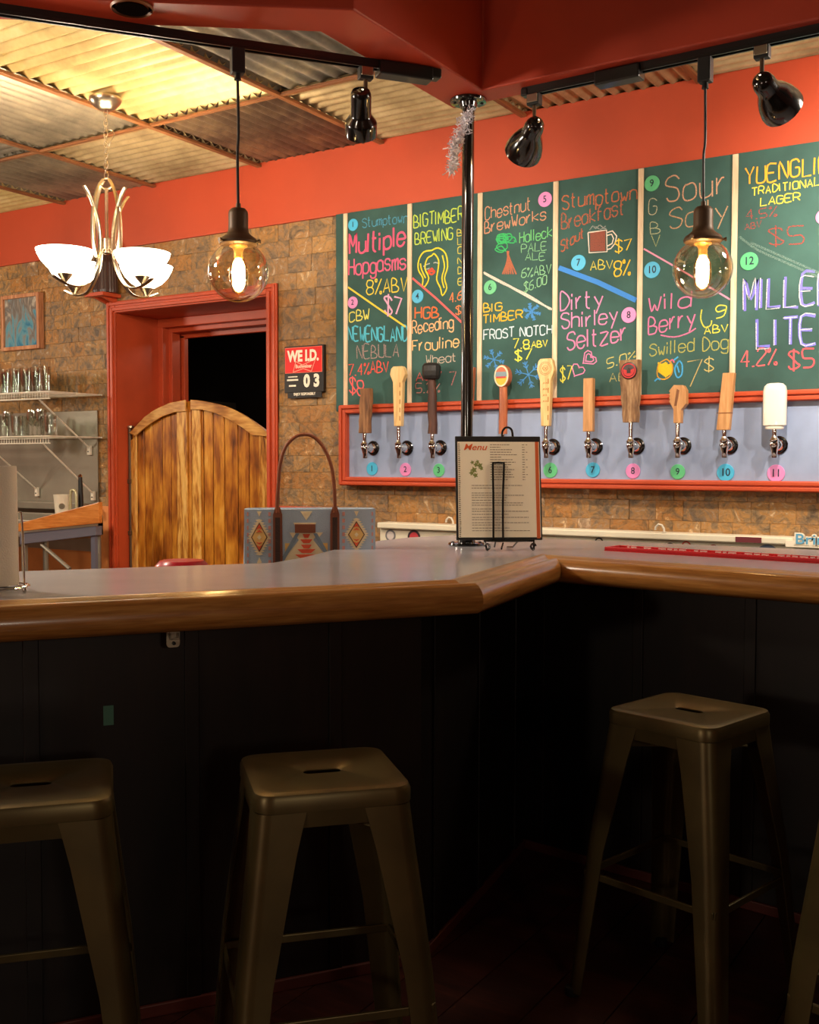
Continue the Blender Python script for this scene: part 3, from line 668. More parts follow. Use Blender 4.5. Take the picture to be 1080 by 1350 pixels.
for n, x, y, r, c, wh in ((1, 466, 296.5, 8, 'b', 'at the top of the leftmost chalkboard column'), (2, 465.5, 399, 8, 'p', 'halfway down the leftmost chalkboard column'),
    (4, 551, 391, 9, 'b', 'below the drawn blonde head on the chalkboard'), (5, 719, 263, 10, 'p', 'beside the word Chestnut on the chalkboard'), (6, 646.7, 379, 9.5, 'g', 'under the white chalk slash on the chalkboard'),
    (7, 763, 346.5, 10.5, 'b', 'under the drawn mug on the chalkboard'), (8, 829.5, 415.5, 10.5, 'p', 'beside the word Dirty on the chalkboard'), (9, 860, 242, 10.5, 'g', 'beside the word Sour on the chalkboard'),
    (10, 860, 356, 11, 'b', 'above the word Wild on the chalkboard'), (12, 988, 344.6, 12, 'g', 'above the word MILLER on the chalkboard'), (11, 1086, 286, 10, 'p', 'cut by the right edge, high on the chalkboard')):
    number_tag(n, x, y, r, c, YB, wh, BG)

# ================================================================ TAP PANEL
YP = 4.95
px0 = PY(447, 560, YP-.03).x; px1 = -.55; pz1 = PY(771, 523, YP-.035).z; pz0 = PY(771, 645, YP-.035).z
tp = thing('tap_wall_board', 'grey blue tap panel in a moulded red frame under the chalkboard', 'tap panel', ((px0+px1)/2, YP, pz0))
MB().bb(px0+.03, px1, YP, 4.985, pz0+.02, pz1-.02).build('back_panel', panelblue, tp)
fr = MB()
for a, b_, t in ((0, .050, .03), (.004, .022, .042), (.028, .047, .038)):
    fr.bb(px0+a, px0+b_, YP-t, YP+.03, pz0+a, pz1-a); fr.bb(px0+b_, px1, YP-t, YP+.03, pz1-b_, pz1-a); fr.bb(px0+b_, px1, YP-t, YP+.03, pz0+a, pz0+b_)
fr.build('frame', red_trim, tp, bevel=.004)
for n, x, y, c in ((1, 491, 618, 'b'), (2, 535, 619, 'p'), (3, 579, 620, 'g'), (6, 726, 620, 'g'), (7, 782, 619.5, 'b'), (8, 835, 621, 'p'), (9, 894, 622, 'g'), (10, 957, 623, 'b'), (11, 1023.5, 624, 'p')):
    number_tag(n, x, y, {10: 11.5, 11: 11.5, 1: 8.8, 2: 8.8, 3: 8.8}.get(n, 10), c, YP, 'under the %s tap handle' % {1: 'driftwood', 2: 'pale six-sided', 3: 'black knob', 6: 'engraved pale', 7: 'plain square beech', 8: 'red badge', 9: 'brush shaped', 10: 'leaning block', 11: 'white'}[n], TG)
h1 = wood('driftwood', [(92, 58, 34), (132, 90, 56), (168, 122, 80)], 2, 9, 8, .7, bump=.6)
h2 = wood('pale_maple', [(206, 160, 96), (226, 186, 122), (238, 206, 150)], 2, 6, 8, .4, coat=.3, bump=.1)
h3 = wood('dark_branch', [(48, 26, 18), (72, 40, 28), (92, 54, 38)], 2, 9, 6, .6, bump=.6)
h5 = wood('redwood_handle', [(140, 70, 38), (168, 90, 52), (190, 112, 70)], 2, 6, 8, .4, coat=.3, bump=.1)
h7 = wood('plain_beech', [(168, 116, 66), (194, 140, 88), (212, 164, 110)], 2, 7, 10, .45, bump=.15)
h8 = wood('old_barn_wood', [(86, 58, 38), (140, 104, 70), (184, 150, 110)], 2, 9, 7, .75, bump=1.0, grain=90)
blk = mat('black_knob', (30, 28, 27), .5, bump=.4, bs=80)
whm = mat('white_tap_handle', (232, 226, 212), .3, coat=.4)
badge_r = mat('badge_red', (190, 34, 38), .35, coat=.4); badge_k = mat('badge_dark', (40, 14, 14), .4); badge_y = mat('badge_yellow', (236, 176, 40), .4); badge_b = mat('badge_sky', (120, 140, 150), .4); badge_w = mat('badge_rim', (236, 214, 180), .4)
engr = mat('engraved_line', (170, 118, 60), .6)
TX = [PY(x, 588, YP).x for x in (492.5, 537, 581, 625, 673, 729.5, 785, 840, 901, 962, 1027)]
ZT = EYE+.088; HY = YP-.085                                # shank height, plane of the handles
def tap(i, label):
    x = TX[i]; t = thing('beer_tap', label, 'beer tap', (x, YP, ZT), 'beer taps on the blue panel')
    MB().lathe([(.040, 0), (.041, .006), (.034, .012)], 28, (x, YP, ZT), (0, -1, 0)).build('flange', post_m, t, smooth=True)
    MB().lathe([(.026, .006), (.026, .016), (.02, .022), (.016, .03), (.016, .06), (.021, .064), (.021, .074), (.014, .08)], 20, (x, YP, ZT), (0, -1, 0)).build('shank', chrome, t, smooth=True)
    fb = MB().lathe([(.008, -.058), (.0145, -.056), (.013, -.034), (.016, -.026), (.019, -.012), (.0225, 0), (.019, .012), (.0215, .017), (.0215, .024), (.015, .03), (.012, .036), (.010, .04)], 20, (x, HY, ZT), (0, -.12, 1))
    fb.build('faucet_body', chrome, t, smooth=True)
    return t, x
def stem(t, x, z1): MB().lathe([(.011, .035), (.012, z1-.012), (.012, z1-.01), (.012, z1)], 14, (x, HY, ZT)).build('lever', chrome, t, smooth=True)
def zof(py, px): return PY(px, py, HY).z
def slab(x, zb, zt, wb, wt, d, lean=0):                    # tapered four sided block
    m = MB(); m.loft([[(x-wb/2, HY-d/2, zb), (x+wb/2, HY-d/2, zb), (x+wb/2, HY+d/2, zb), (x-wb/2, HY+d/2, zb)], [(x+lean-wt/2, HY-d/2, zt), (x+lean+wt/2, HY-d/2, zt), (x+lean+wt/2, HY+d/2, zt), (x+lean-wt/2, HY+d/2, zt)]]); return m
L = ['rough driftwood tap handle, leftmost tap', 'pale wood tap handle with six sided head, second tap from the left', 'dark branch tap handle with a black knob head', 'reddish wood tap handle mostly hidden behind the black post',
     'round stick tap handle with an oval badge, above the menu', 'pale engraved wood tap handle with six sided head, right of the menu', 'plain square beech tap handle between the engraved and the red badge handles', 'rough barn wood tap handle with a round red badge',
     'wooden brush shaped tap handle with notched edge', 'leaning plain wood block tap handle beside the white one', 'white rounded tap handle, rightmost tap']
# 1
t, x = tap(0, L[0]); zb = zof(571, 487); stem(t, x, zb-ZT); m = MB()
rg = random.Random(5); rings = []
for k in range(8):
    z = zb+(zof(512, 487)-zb)*k/7; w_ = .033+rg.uniform(-.003, .003); o = .012*k/7
    rings.append([(x+o+sx*w_+rg.uniform(-.003, .003), HY+sy*.018, z) for sx, sy in ((-1, -1), (0, -1.15), (1, -1), (1, 1), (-1, 1))])
m.loft(rings).build('handle', h1, t, bevel=.003)
def hexhandle(i, ytop, ybot, headw, hh, lab, engraved):
    t, x = tap(i, lab); px = {1: 530, 5: 719}[i]; zb = zof(ybot, px); zt = zof(ytop, px); stem(t, x, zb-ZT); d = .034
    H = hh; pts = [(-.022, 0), (.022, 0), (.030, zt-zb-H), (headw/2, zt-zb-H*.55), (headw/2*.8, zt-zb-.012), (headw*.3, zt-zb), (-headw*.3, zt-zb), (-headw/2*.85, zt-zb-.012), (-headw/2, zt-zb-H*.5), (-.030, zt-zb-H)]
    MB().prism([(x+a, HY-d/2, zb+b_) for a, b_ in pts], (0, d, 0)).build('handle', h2, t, bevel=.004)
    e = MB(); cz = zt-H*.45
    def rg_(r, a0=0, a1=2*PI, cx=0, cz_=cz, sx=1):
        e.tube([(x+cx+r*sx*math.cos(a0+(a1-a0)*k/16), HY-d/2-.0004, cz_+r*math.sin(a0+(a1-a0)*k/16)) for k in range(17)], .0011, 4)
    if engraved:
        rg_(.033); rg_(.026); rg_(.015, .4, 3.4); rg_(.012, 3.6, 6.2); rg_(.006, cx=-.006); rg_(.006, cx=.008)
        for q in range(4): rg_(.012, .2, PI-.2, cz_=zt-H-.02-q*.03); rg_(.010, PI+.3, 2*PI-.3, cz_=zt-H-.005-q*.03)
    for q in range(5): e.bb(x+.014, x+.02, HY-d/2-.001, HY-d/2, zb+.03+q*.045, zb+.055+q*.045)
    e.build('engraving', engr, t)
hexhandle(1, 483, 562, .098, .085, L[1], False)
# 3
t, x = tap(2, L[2]); zb = zof(572, 573); zt = zof(478, 573); stem(t, x, zb-ZT)
MB().tube([(x, HY, zb), (x+.003, HY, zb+.05), (x-.003, HY, zb+.12), (x-.001, HY, zb+.2), (x-.008, HY, zt-.07)], [.027, .025, .026, .024, .021], 10).build('handle', h3, t, smooth=True)
MB().lathe([(.02, 0), (.042, .004), (.049, .02), (.052, .045), (.05, .072), (.04, .086), (.02, .09)], 14, (x-.008, HY, zt-.09)).build('knob_head', blk, t, bevel=.002)
# 4
t, x = tap(3, L[3]); zb = zof(571, 626); stem(t, x, zb-ZT); slab(x+.008, zb, zof(484, 630), .04, .05, .03, .018).build('handle', h5, t, bevel=.004)
# 5
t, x = tap(4, L[4]); zb = zof(572, 667); zt = zof(481, 667); stem(t, x, zb-ZT)
MB().tube([(x, HY, zb), (x+.002, HY, zb+.15), (x, HY, zt-.06)], [.023, .022, .02], 14).build('handle', h5, t, smooth=True)
cz = zt-.058
def oval(rx, rz, y0, y1, n=28, cx=x, c=cz): return [[(cx+rx*math.cos(2*PI*k/n), y, c+rz*math.sin(2*PI*k/n)) for k in range(n)] for y in (y0, y1)]
MB().loft(oval(.043, .058, HY-.02, HY+.018)).build('badge_head', h5, t, bevel=.003)
MB().loft(oval(.040, .054, HY-.024, HY-.019)).build('badge_rim', badge_w, t, bevel=.001)
def half(z0, z1, mt, nm, rx=.033, rz=.046, y=HY-.0246):
    P = [(rx*math.cos(2*PI*k/40), rz*math.sin(2*PI*k/40)) for k in range(40)]; P = [(a, min(max(b_, z0), z1)) for a, b_ in P]
    m = MB(); m.add([(x+a, y, cz+b_) for a, b_ in P], [tuple(range(40))]); m.build(nm, mt, t)
half(-.05, -.004, badge_y, 'badge_lower'); half(-.004, .022, badge_b, 'badge_middle'); half(.022, .05, mat('badge_rust', (190, 96, 60), .4), 'badge_upper')
M = frame_M((x, HY-.026, cz-.006), (1, 0, 0), (0, 0, 1)); MB().prism([M@Vector(p) for p in ((-.028, -.004, 0), (.028, -.004, 0), (.026, .004, 0), (-.026, .004, 0))], (0, -.0008, 0)).build('badge_band', badge_r, t)
hexhandle(5, 473, 562, .094, .11, L[5], True)
# 7
t, x = tap(6, L[6]); zb = zof(569, 774); stem(t, x, zb-ZT); slab(x, zb, zof(499, 774), .050, .050, .032).build('handle', h7, t, bevel=.003)
# 8
t, x = tap(7, L[7]); zb = zof(557, 829); zt = zof(475, 827); stem(t, x, zb-ZT); rings = []
for k in range(9):
    z = zb+(zt-zb)*k/8; w_ = .038+.010*k/8+rg.uniform(-.003, .003)
    rings.append([(x-.006*k/8+sx*w_, HY+sy*.018+rg.uniform(-.002, .002), z) for sx, sy in ((-1, -1), (-.3, -1.1), (.4, -1.05), (1, -1), (1, 1), (-1, 1))])
MB().loft(rings).build('handle', h8, t, bevel=.002)
c = (x-.005, HY-.019, zt-.052)
MB().lathe([(.04, 0), (.041, .004), (.036, .006)], 28, c, (0, -1, 0)).build('badge', badge_k, t, smooth=True)
def arcband(r0_, r1_, a0, a1, mt, nm, y=.0068):
    n = 20; m = MB(); vs = []
    for k in range(n+1):
        a = a0+(a1-a0)*k/n; vs += [(c[0]+r0_*math.cos(a), c[1]-y, c[2]+r0_*math.sin(a)), (c[0]+r1_*math.cos(a), c[1]-y, c[2]+r1_*math.sin(a))]
    m.add(vs, [(2*k, 2*k+1, 2*k+3, 2*k+2) for k in range(n)]); m.build(nm, mt, t)
arcband(.030, .036, 0, 2*PI, badge_r, 'badge_ring'); arcband(.010, .027, -.6-PI*.9, .4, badge_r, 'badge_crescent')
MB().prism([(c[0]-.010, c[1]-.0069, c[2]-.012), (c[0]+.010, c[1]-.0069, c[2]-.012), (c[0]+.004, c[1]-.0069, c[2]+.008), (c[0], c[1]-.0069, c[2]+.016), (c[0]-.004, c[1]-.0069, c[2]+.008)], (0, -.001, 0)).build('badge_figure', badge_k, t)
# 9
t, x = tap(8, L[8]); zb = zof(558, 887); zt = zof(508, 891); stem(t, x, zb-ZT); H = zt-zb
pts = [(-.017, 0), (.017, 0), (.018, H*.34), (.042, H*.5), (.040, H*.86), (.026, H*.99), (-.018, H), (-.036, H*.88)]
for q in range(4): pts += [(-.040, H*(.84-q*.09)), (-.034, H*(.80-q*.09))]
pts += [(-.018, H*.36)]
MB().prism([(x+a+.002, HY-.02, zb+b_) for a, b_ in pts], (0, .04, 0)).build('handle', h7, t, bevel=.002)
MB().prism([(x-.012+a, HY-.021, zb+b_) for a, b_ in ((0, H*.45), (.012, H*.45), (.024, H*.86), (.012, H*.9))], (0, .002, 0)).build('inlay', wood('dark_inlay', [(110, 66, 36), (140, 90, 54)], 2), t)
# 10
t, x = tap(9, L[9]); zb = zof(567, 953); zt = zof(492, 958); stem(t, x, zb-ZT); slab(x-.004, zb, zt, .058, .052, .036, .022).build('handle', h7, t, bevel=.002)
MB().bb(x-.031, x+.031, HY-.0195, HY+.0195, zb+.075, zb+.079).build('saw_line', wood('saw_mark', [(110, 66, 36), (140, 90, 54)], 2), t)
# 11
t, x = tap(10, L[10]); zb = zof(566, 1021); zt = zof(505, 1021); stem(t, x, zb-ZT); H = zt-zb; rings = []
def rr_ring(w_, d_, z, n=24):
    return [(x+w_*math.copysign(abs(math.cos(a))**.6, math.cos(a)), HY+d_*math.copysign(abs(math.sin(a))**.6, math.sin(a)), z) for a in [2*PI*k/n for k in range(n)]]
MB().loft([rr_ring(.044, .022, zb+.014), rr_ring(.050, .026, zb+.018), rr_ring(.051, .027, zb+H*.82), rr_ring(.046, .025, zb+H*.93), rr_ring(.034, .019, zb+H*.985), rr_ring(.018, .01, zt)]).build('handle', whm, t, smooth=True)
MB().loft([rr_ring(.036, .02, zb), rr_ring(.040, .022, zb+.004), rr_ring(.040, .022, zb+.012), rr_ring(.036, .02, zb+.0139)]).build('collar', whm, t, smooth=True)
# ================================================================ BAR COUNTER
A1 = PZ(590, 770, CT); A2 = PZ(712, 735, CT); A3 = PZ(1080, 760, CT); A0 = PZ(0, 798, CT)
A0 = A1+(A0-A1).normalized()*3.6; A3 = A2+(A3-A2).normalized()*4.2
RW = .12                                                # width of the wooden bar rail
def nrm(a, b): d = (b-a).normalized(); return Vector((d.y, -d.x, 0))
N1, N2, N3 = nrm(A0, A1), nrm(A1, A2), nrm(A2, A3)
def miter(p, na, nb): return lambda w: p+(na+nb)*(w/(1+na.dot(nb)))
off = [lambda w: A0+N1*w, miter(A1, N1, N2), miter(A2, N2, N3), lambda w: A3+N3*w]
F0 = PZ(0, 754, CT); F1 = PZ(360, 742, CT); F0 = F1+(F0-F1).normalized()*3.6
Fc = [PZ(x, y, CT) for x, y in ((400, 735), (440, 725), (470, 718), (500, 713), (540, 708.5))]
F2 = PZ(600, 706, CT); F3 = PZ(1080, 725, CT); F2 = Vector((F2.x, 4.18, CT))
F3 = Vector((A3.x+.1, 4.20, CT))
bar = thing('bar_counter', 'long angled bar with grey laminate top, golden wooden edge and dark front', 'bar counter', (A1.x, A1.y, 0))
top = [A0, A1, A2, A3, F3, F2]+Fc[::-1]+[F1, F0]
MB().prism([(p.x, p.y, CT-.035) for p in top], (0, 0, .035)).build('laminate_top', laminate, bar)
prof = [(0, -.002), (.0, .008), (.010, .013), (.026, .013), (.040, .006), (.052, .002), (.066, .004), (.080, .010), (.092, .010), (.104, .003), (.113, -.010), (.118, -.026), (.118, -.042), (.112, -.058), (.100, -.068), (.060, -.070), (.0, -.070)]
for i in range(3):
    a = [off[i](w)+Vector((0, 0, z)) for w, z in prof]; b_ = [off[i+1](w)+Vector((0, 0, z)) for w, z in prof]
    d = (b_[0]-a[0]).normalized(); s = Vector((0, 0, 1)).cross(d); M = Matrix(((d.x, s.x, 0, a[0].x), (d.y, s.y, 0, a[0].y), (0, 0, 1, a[0].z), (0, 0, 0, 1))); Mi = M.inverted()
    o = MB().loft([[Mi@p for p in a], [Mi@p for p in b_]]).build('bar_rail', oak, None, smooth=True)
    o.parent = bar; o.matrix_parent_inverse = Matrix.Translation(-Vector(bar.location)); o.matrix_basis = M
frontm = wood('dark_bar_front', [(14, 9, 7), (20, 13, 9), (28, 19, 13)], 2, 4, 8, .38, coat=.1, bump=.05)
pf = [lambda w, i=i: off[i](w) for i in range(4)]
B_ = [off[i](-.09) for i in range(4)]; Bi = [off[i](-.13) for i in range(4)]
pil = MB()
for i in range(3):
    P_ = [B_[i], B_[i+1], Bi[i+1], Bi[i]]
    MB().prism([(p.x, p.y, 0.006) for p in P_], (0, 0, CT-.036-.006)).build('front_panel', frontm, bar)
    n = [N1, N2, N3][i]; L = (B_[i+1]-B_[i]).length; d = (B_[i+1]-B_[i]).normalized()
    k = .10 if i != 1 else .2
    step = .38
    s0 = (L % step)/2 if i != 0 else (L-.25) % step
    q = s0
    while q < L-.03:
        p = B_[i]+d*q
        MB().prism([(p+d*e+n*f) + Vector((0, 0, .006-p.z)) for e, f in ((-.018, 0), (.018, 0), (.018, .008), (-.018, .008))], (0, 0, CT-.072)).build('batten', frontm, bar, bevel=.002)
        q += step
    MB().prism([p+Vector((0, 0, .006-p.z)) for p in (B_[i], B_[i+1], off[i+1](-.078), off[i](-.078))], (0, 0, .032)).build('toe_board', mat('red_toe_board', (84, 30, 18), .5), bar, bevel=.003)
# bottle opener under the rail, teal reflection painted as a strip on the front
p = PD(228, 846, off[0](-.085)); 
t_ = -1
def on_front(px, py, w=-.085):                           # point on the front of the left run
    a = off[0](w); b_ = off[1](w); u, z = PV(px, py, (a.x, a.y), (b_.x, b_.y)); d = (b_-a).normalized(); return Vector((a.x+d.x*u, a.y+d.y*u, z)), d
p, d = on_front(228, 846, .02)
bo = thing('bottle_opener', 'small pale metal bottle opener fixed under the edge of the left bar run', 'bottle opener', tuple(p))
M = Matrix((d, -N1, Vector((0, 0, 1)))).transposed(); pm = mat('pale_metal', (196, 184, 160), .4, .5)
def OP(u, v, z): return p+d*u*.72-N1*v+Vector((0, 0, .006+z*.8))
b = MB(); n = 10
prf = [(-.022, .022), (-.022, -.012)]+[(-.022+.010*(1-math.cos(t_)), -.012-.012*math.sin(t_)) for t_ in (.5, 1.0, 1.57)]+[(.022-.010*(1-math.cos(t_)), -.012-.012*math.sin(t_)) for t_ in (1.57, 1.0, .5)]+[(.022, -.012), (.022, .022)]
b.prism([OP(u, 0, z) for u, z in prf], N1*.006).build('mounting_plate', pm, bo, bevel=.001)
MB().lathe([(.004, 0), (.004, .01), (.002, .012)], 10, OP(0, -.006, -.010), N1).build('screw', blackm, bo)
MB().tube([OP(-.014, -.008, .018), OP(-.012, -.022, .006), OP(.012, -.022, .006), OP(.014, -.008, .018)], .003, 8).build('opener_lip', pm, bo, smooth=True)
# mount: short bracket up to the rail
MB().box(OP(0, .0, .018)+Vector((0, 0, .004)), (.03, .012, .012), M=M).build('bracket', pm, bo)
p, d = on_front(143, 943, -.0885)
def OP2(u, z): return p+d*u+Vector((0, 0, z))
st = MB().prism([OP2(-.012, -.024), OP2(.012, -.024), OP2(.012, .024), OP2(-.012, .024)], N1*.002).build('sticker', mat('painted_teal_reflection', (74, 120, 100), .5), None)  # reflection on the glossy front, put in as a thin teal coloured strip
tag(st, 'small dull teal painted reflection on the dark bar front above the leftmost stool', 'sticker')

# ---- iron post on the bar with base and ceiling flange
pb = PZ(615, 719, CT); qx, qy = pb.x, pb.y
po = thing('support_post', 'glossy black pipe post standing on the bar and reaching the red beam', 'post', (qx, qy, CT))
MB().tube([(qx, qy, CT+.012), (qx, qy, SOF-.012)], .0235, 20).build('pipe', post_m, po, smooth=True)
for z0, s in ((CT, 1), (SOF, -1)):
    MB().lathe([(.070, 0), (.072, s*.004), (.070, s*.011), (.036, s*.013), (.032, s*.03), (.024, s*.032)], 32, (qx, qy, z0)).build('floor_flange' if s > 0 else 'ceiling_flange', post_m, po, smooth=True)
    for q in range(4):
        a = q*PI/2+.6; MB().lathe([(.007, 0), (.007, s*.003), (.003, s*.005)], 10, (qx+.053*math.cos(a), qy+.053*math.sin(a), z0+s*.011))  .build('bolt', blackm, po, smooth=True)
# tinsel
tm = mat('silver_tinsel', (244, 242, 250), .3, .15); rs = random.Random(11); m = MB()
for k in range(900):
    u = rs.random(); px = 622-6*u*0; 
    ctr = [(619, 148), (612, 165), (604, 182), (599, 196), (599, 212), (594, 226)]
    f = u*(len(ctr)-1.001); i = int(f); gx = ctr[i][0]+(ctr[i+1][0]-ctr[i][0])*(f-i); gy = ctr[i][1]+(ctr[i+1][1]-ctr[i][1])*(f-i)
    sp = 1.0 if u < .65 else .7
    c = PD(gx, gy, (qx-.03, qy-.05, SOF))+Vector((rs.gauss(0, .010), rs.gauss(0, .012), rs.gauss(0, .012)))*sp
    d1 = Vector((rs.gauss(0, 1), rs.gauss(0, 1), rs.gauss(-.3, 1))).normalized()*rs.uniform(.008, .026); d2 = Vector((rs.gauss(0, 1), rs.gauss(0, 1), rs.gauss(0, 1))).normalized()*.0026
    m.add([c-d2, c+d2, c+d1+d2, c+d1-d2], [(0, 1, 2, 3)])
tn = m.build('tinsel_garland', tm, None); tag(tn, 'strand of silver tinsel hanging from the top of the black post', 'tinsel', kind='stuff')

# ---- menu on its wire easel
mz0, mz1 = 0, 0
mc = PZ(662, 722, CT+.012)                               # bottom middle of the menu
vd = Vector((fw[0], fw[1], 0)).normalized(); az = math.radians(4)
mr = Vector((rt[0], rt[1], 0)).normalized(); mr = (mr*math.cos(az)+vd*math.sin(az)); mb = mr.cross(Vector((0, 0, 1)))*-1
if mb.dot(vd) < 0: mb = -mb
tilt = math.radians(9); mu_ = (Vector((0, 0, 1))*math.cos(tilt)+mb*math.sin(tilt)); mn = mu_.cross(mr)
if mn.dot(vd) > 0: mn = -mn
dist = float(np.array([mc.x, mc.y, CT-EYE])@fw); s_ = dist/FOC
c0 = PD(659, 711, mc)
def MP(px, py, o=0):                                     # pixel on the menu face
    return c0+mr*((px-659)*s_)+mu_*((711-py)*s_/math.cos(tilt))+mn*o
el = thing('menu_easel', 'black wire easel with scroll feet holding the menu on the bar', 'easel', (mc.x, mc.y, CT))
mw = black
def wire(pts, r=.0040, k=4, nm='wire'): MB().tube(smooth_path(pts, k), r, 8).build(nm, mw, el, smooth=True)
foot = [c0+mr*(x*s_)+mn*f for x, f in ((-24, .02), (44, .02))]
for x, sgn in ((-20, 1), (45, -1)):
    b = c0+mr*(x*s_)+mn*.004; zf = CT+.004
    pts = []
    for q in range(15):
        a = -PI/2+q*PI*1.5/14*1.0; r = .0125*(1-.035*q)
        pts.append(Vector((0, 0, 0))+b*1+mn*(.022)+mr*(sgn*-1*(-.004)+r*math.cos(a)*sgn*-1*-1)+Vector((0, 0, CT+.0155-b.z+r*math.sin(a))))
    wire([c0+mr*(x*s_)+mn*-.004+Vector((0, 0, -.002)), c0+mr*(x*s_)+mn*.01+Vector((0, 0, -.01))]+pts[::1], .0042, 2, 'scroll_foot')
wire([MP(640, 712, -.004), MP(662, 713, -.004), MP(703, 713, -.004)], .004, 2, 'base_bar')
wire([MP(637, 713, .010), MP(655, 714, .012), MP(704, 713, .010)], .003, 2, 'front_bar')
wire([MP(650, 714, .010), MP(650.5, 690, .010), MP(651, 650, .010), MP(651, 614, .010), MP(653, 611, .010), MP(664, 611, .010), MP(666, 614, .010), MP(664, 650, .010), MP(663, 690, .010), MP(663, 714, .010)], .0042, 2, 'front_loop')
bk = c0+mb*.13; bk.z = CT+.004
wire([MP(663, 716, .008), c0+mr*.002+mn*.03+Vector((0, 0, CT+.006-c0.z)), c0+mn*.045+Vector((0, 0, CT+.004-c0.z))], .003, 3, 'middle_foot')
wire([MP(666, 582, -.016), MP(666, 568, -.016), MP(672, 562, -.016), MP(679, 566, -.016), MP(680, 582, -.016)], .0042, 4, 'top_loop')
wire([MP(666, 582, -.016), MP(666, 650, -.018), bk+mr*0], .0032, 2, 'back_leg'); wire([MP(680, 582, -.016), MP(680, 650, -.018), MP(684, 713, -.012), bk+mr*.05], .0032, 2, 'back_leg')
me_ = thing('menu', 'food menu in a black edged cover standing on the wire easel', 'menu', tuple(c0))
def mquad(x0, x1, y0, y1, o, th, m, nm, par=me_, bev=0): return MB().prism([MP(x0, y1, o), MP(x1, y1, o), MP(x1, y0, o), MP(x0, y0, o)], mn*th).build(nm, m, par, bevel=bev)
mquad(601.5, 716, 575, 712, -.006, .008, mat('menu_cover', (24, 20, 18), .5), 'cover', bev=.003)
paper = mat('menu_paper', (250, 238, 214), .5, spec=.3)
mquad(604.5, 714, 582.5, 708.5, .0022, .0006, paper, 'page')
mquad(708.5, 713, 582.5, 710, .003, .0004, mat('orange_strip', (214, 98, 44), .5), 'orange_edge')
b = MB()
rq = random.Random(4)
for k in range(46): 
    y = 585+k*2.7; b.prism([MP(605.4, y+1.2, .003), MP(607+rq.random()*1.2, y+1.2, .003), MP(607+rq.random()*1.2, y, .003), MP(605.4, y, .003)], mn*.0003)
b.build('edge_print', mat('edge_print', (120, 104, 84), .6), me_)
inkm = mat('menu_ink', (132, 110, 88), .6); b = MB()
def line(x0, x1, y, h=.8):
    x = x0
    while x < x1:
        w_ = rq.uniform(2, 5); xe = min(x+w_, x1); b.prism([MP(x, y+h, .003), MP(xe, y+h, .003), MP(xe, y, .003), MP(x, y, .003)], mn*.0002); x = xe+.7
for k, xe in enumerate((674, 662, 678, 676, 684, 663, 678, 682, 676, 672, 680, 676, 678, 680, 671)):
    line(648, xe, 586+k*3.3); line(691, 694.5, 586+k*3.3)
    if k % 3 == 0: line(696, 698, 586+k*3.3)
for y, xe in ((640, 690), (643.5, 672), (650, 666), (653, 692), (656, 670), (659.5, 668), (663, 691), (666, 690), (671, 650), (674, 698), (678, 671), (682, 698), (685, 660), (689, 698), (692, 660), (696, 672), (699.5, 700)):
    line(622.5, xe, y, .7)
b.build('printed_lines', inkm, me_)
mt_ = text_mb('Menu', 1, .01, Matrix.Identity(4), .008); o = MP(629, 590, .0031); k = 12*s_
mm_ = MB(); mm_.add([o+mr*(v[0]*k*1.15+v[1]*k*.35)+mu_*(v[1]*k*1.0)+mn*(v[2]*.02) for v in mt_.v], mt_.f); mm_.build('menu_title', mat('title_orange', (226, 92, 30), .5), me_)
lf = MB()
for x, y, r in ((624, 610, 3), (629, 613, 4), (634, 614, 4.5), (626, 620, 5), (623, 624, 4), (628, 627, 4), (631, 609, 3), (636, 618, 3.2)):
    pts = [MP(x+r*math.cos(a)*(1 if q % 2 else .5), y+r*math.sin(a)*(1 if q % 2 else .5), .003) for q, a in enumerate([2*PI*j/10 for j in range(10)])]
    lf.add([MP(x, y, .0032)]+pts, [(0, j+1, (j+1) % 10+1) for j in range(10)])
lf.build('leaf_print', mat('leaf_print', (132, 140, 72), .6), me_)

# ---- red bar mat
ml = PZ(797, 716, CT); mlf = PZ(797, 722, CT)
red_r = mat('red_rubber', (206, 22, 30), .35); ma = thing('bar_mat', 'long red rubber bar mat with raised rim lying on the right bar', 'bar mat', (ml.x, ml.y, CT))
# follows the counter's run
dm = (A3-A2).normalized(); nm_ = Vector((-dm.y, dm.x, 0)); s0 = PZ(797, 722.5, CT+.01); Lm, Wm = 1.05, .11
def BM(u, v, z): return s0+dm*u+nm_*v+Vector((0, 0, z-(s0.z-CT)))
bmx = lambda u0, u1, v0, v1, z0, z1: [BM(u0, v0, z0), BM(u1, v0, z0), BM(u1, v1, z0), BM(u0, v1, z0)]
MB().prism(bmx(0, Lm, 0, Wm, 0, 0), (0, 0, .004)).build('mat_base', red_r, ma)
rm = MB()
for a in ((0, Lm, 0, .009), (0, Lm, Wm-.009, Wm), (0, .009, .009, Wm-.009), (Lm-.009, Lm, .009, Wm-.009)): rm.prism(bmx(*a, .004, 0), (0, 0, .011))
rm.build('mat_rim', red_r, ma, bevel=.002)
nb = MB()
for i in range(60):
    for j in range(5): nb.prism(bmx(.02+i*.017, .028+i*.017, .018+j*.017, .026+j*.017, .004, 0), (0, 0, .005))
o = nb.build('mat_nubs', red_r, ma); o['kind'] = 'stuff'
wl = mat('white_mat_lettering', (244, 226, 220), .5); b = MB(); u = .04
while u < .95:
    wd_ = rq.uniform(.01, .03); b.add([BM(u, Wm-.0095, .006), BM(u+wd_, Wm-.0095, .006), BM(u+wd_, Wm-.0095, .0125), BM(u, Wm-.0095, .0125)], [(0, 1, 2, 3)]); b.prism(bmx(u, u+wd_, Wm-.008, Wm-.002, .0152, 0), (0, 0, .0004)); u += wd_+rq.choice((.006, .006, .03))
b.build('worn_lettering', wl, ma)

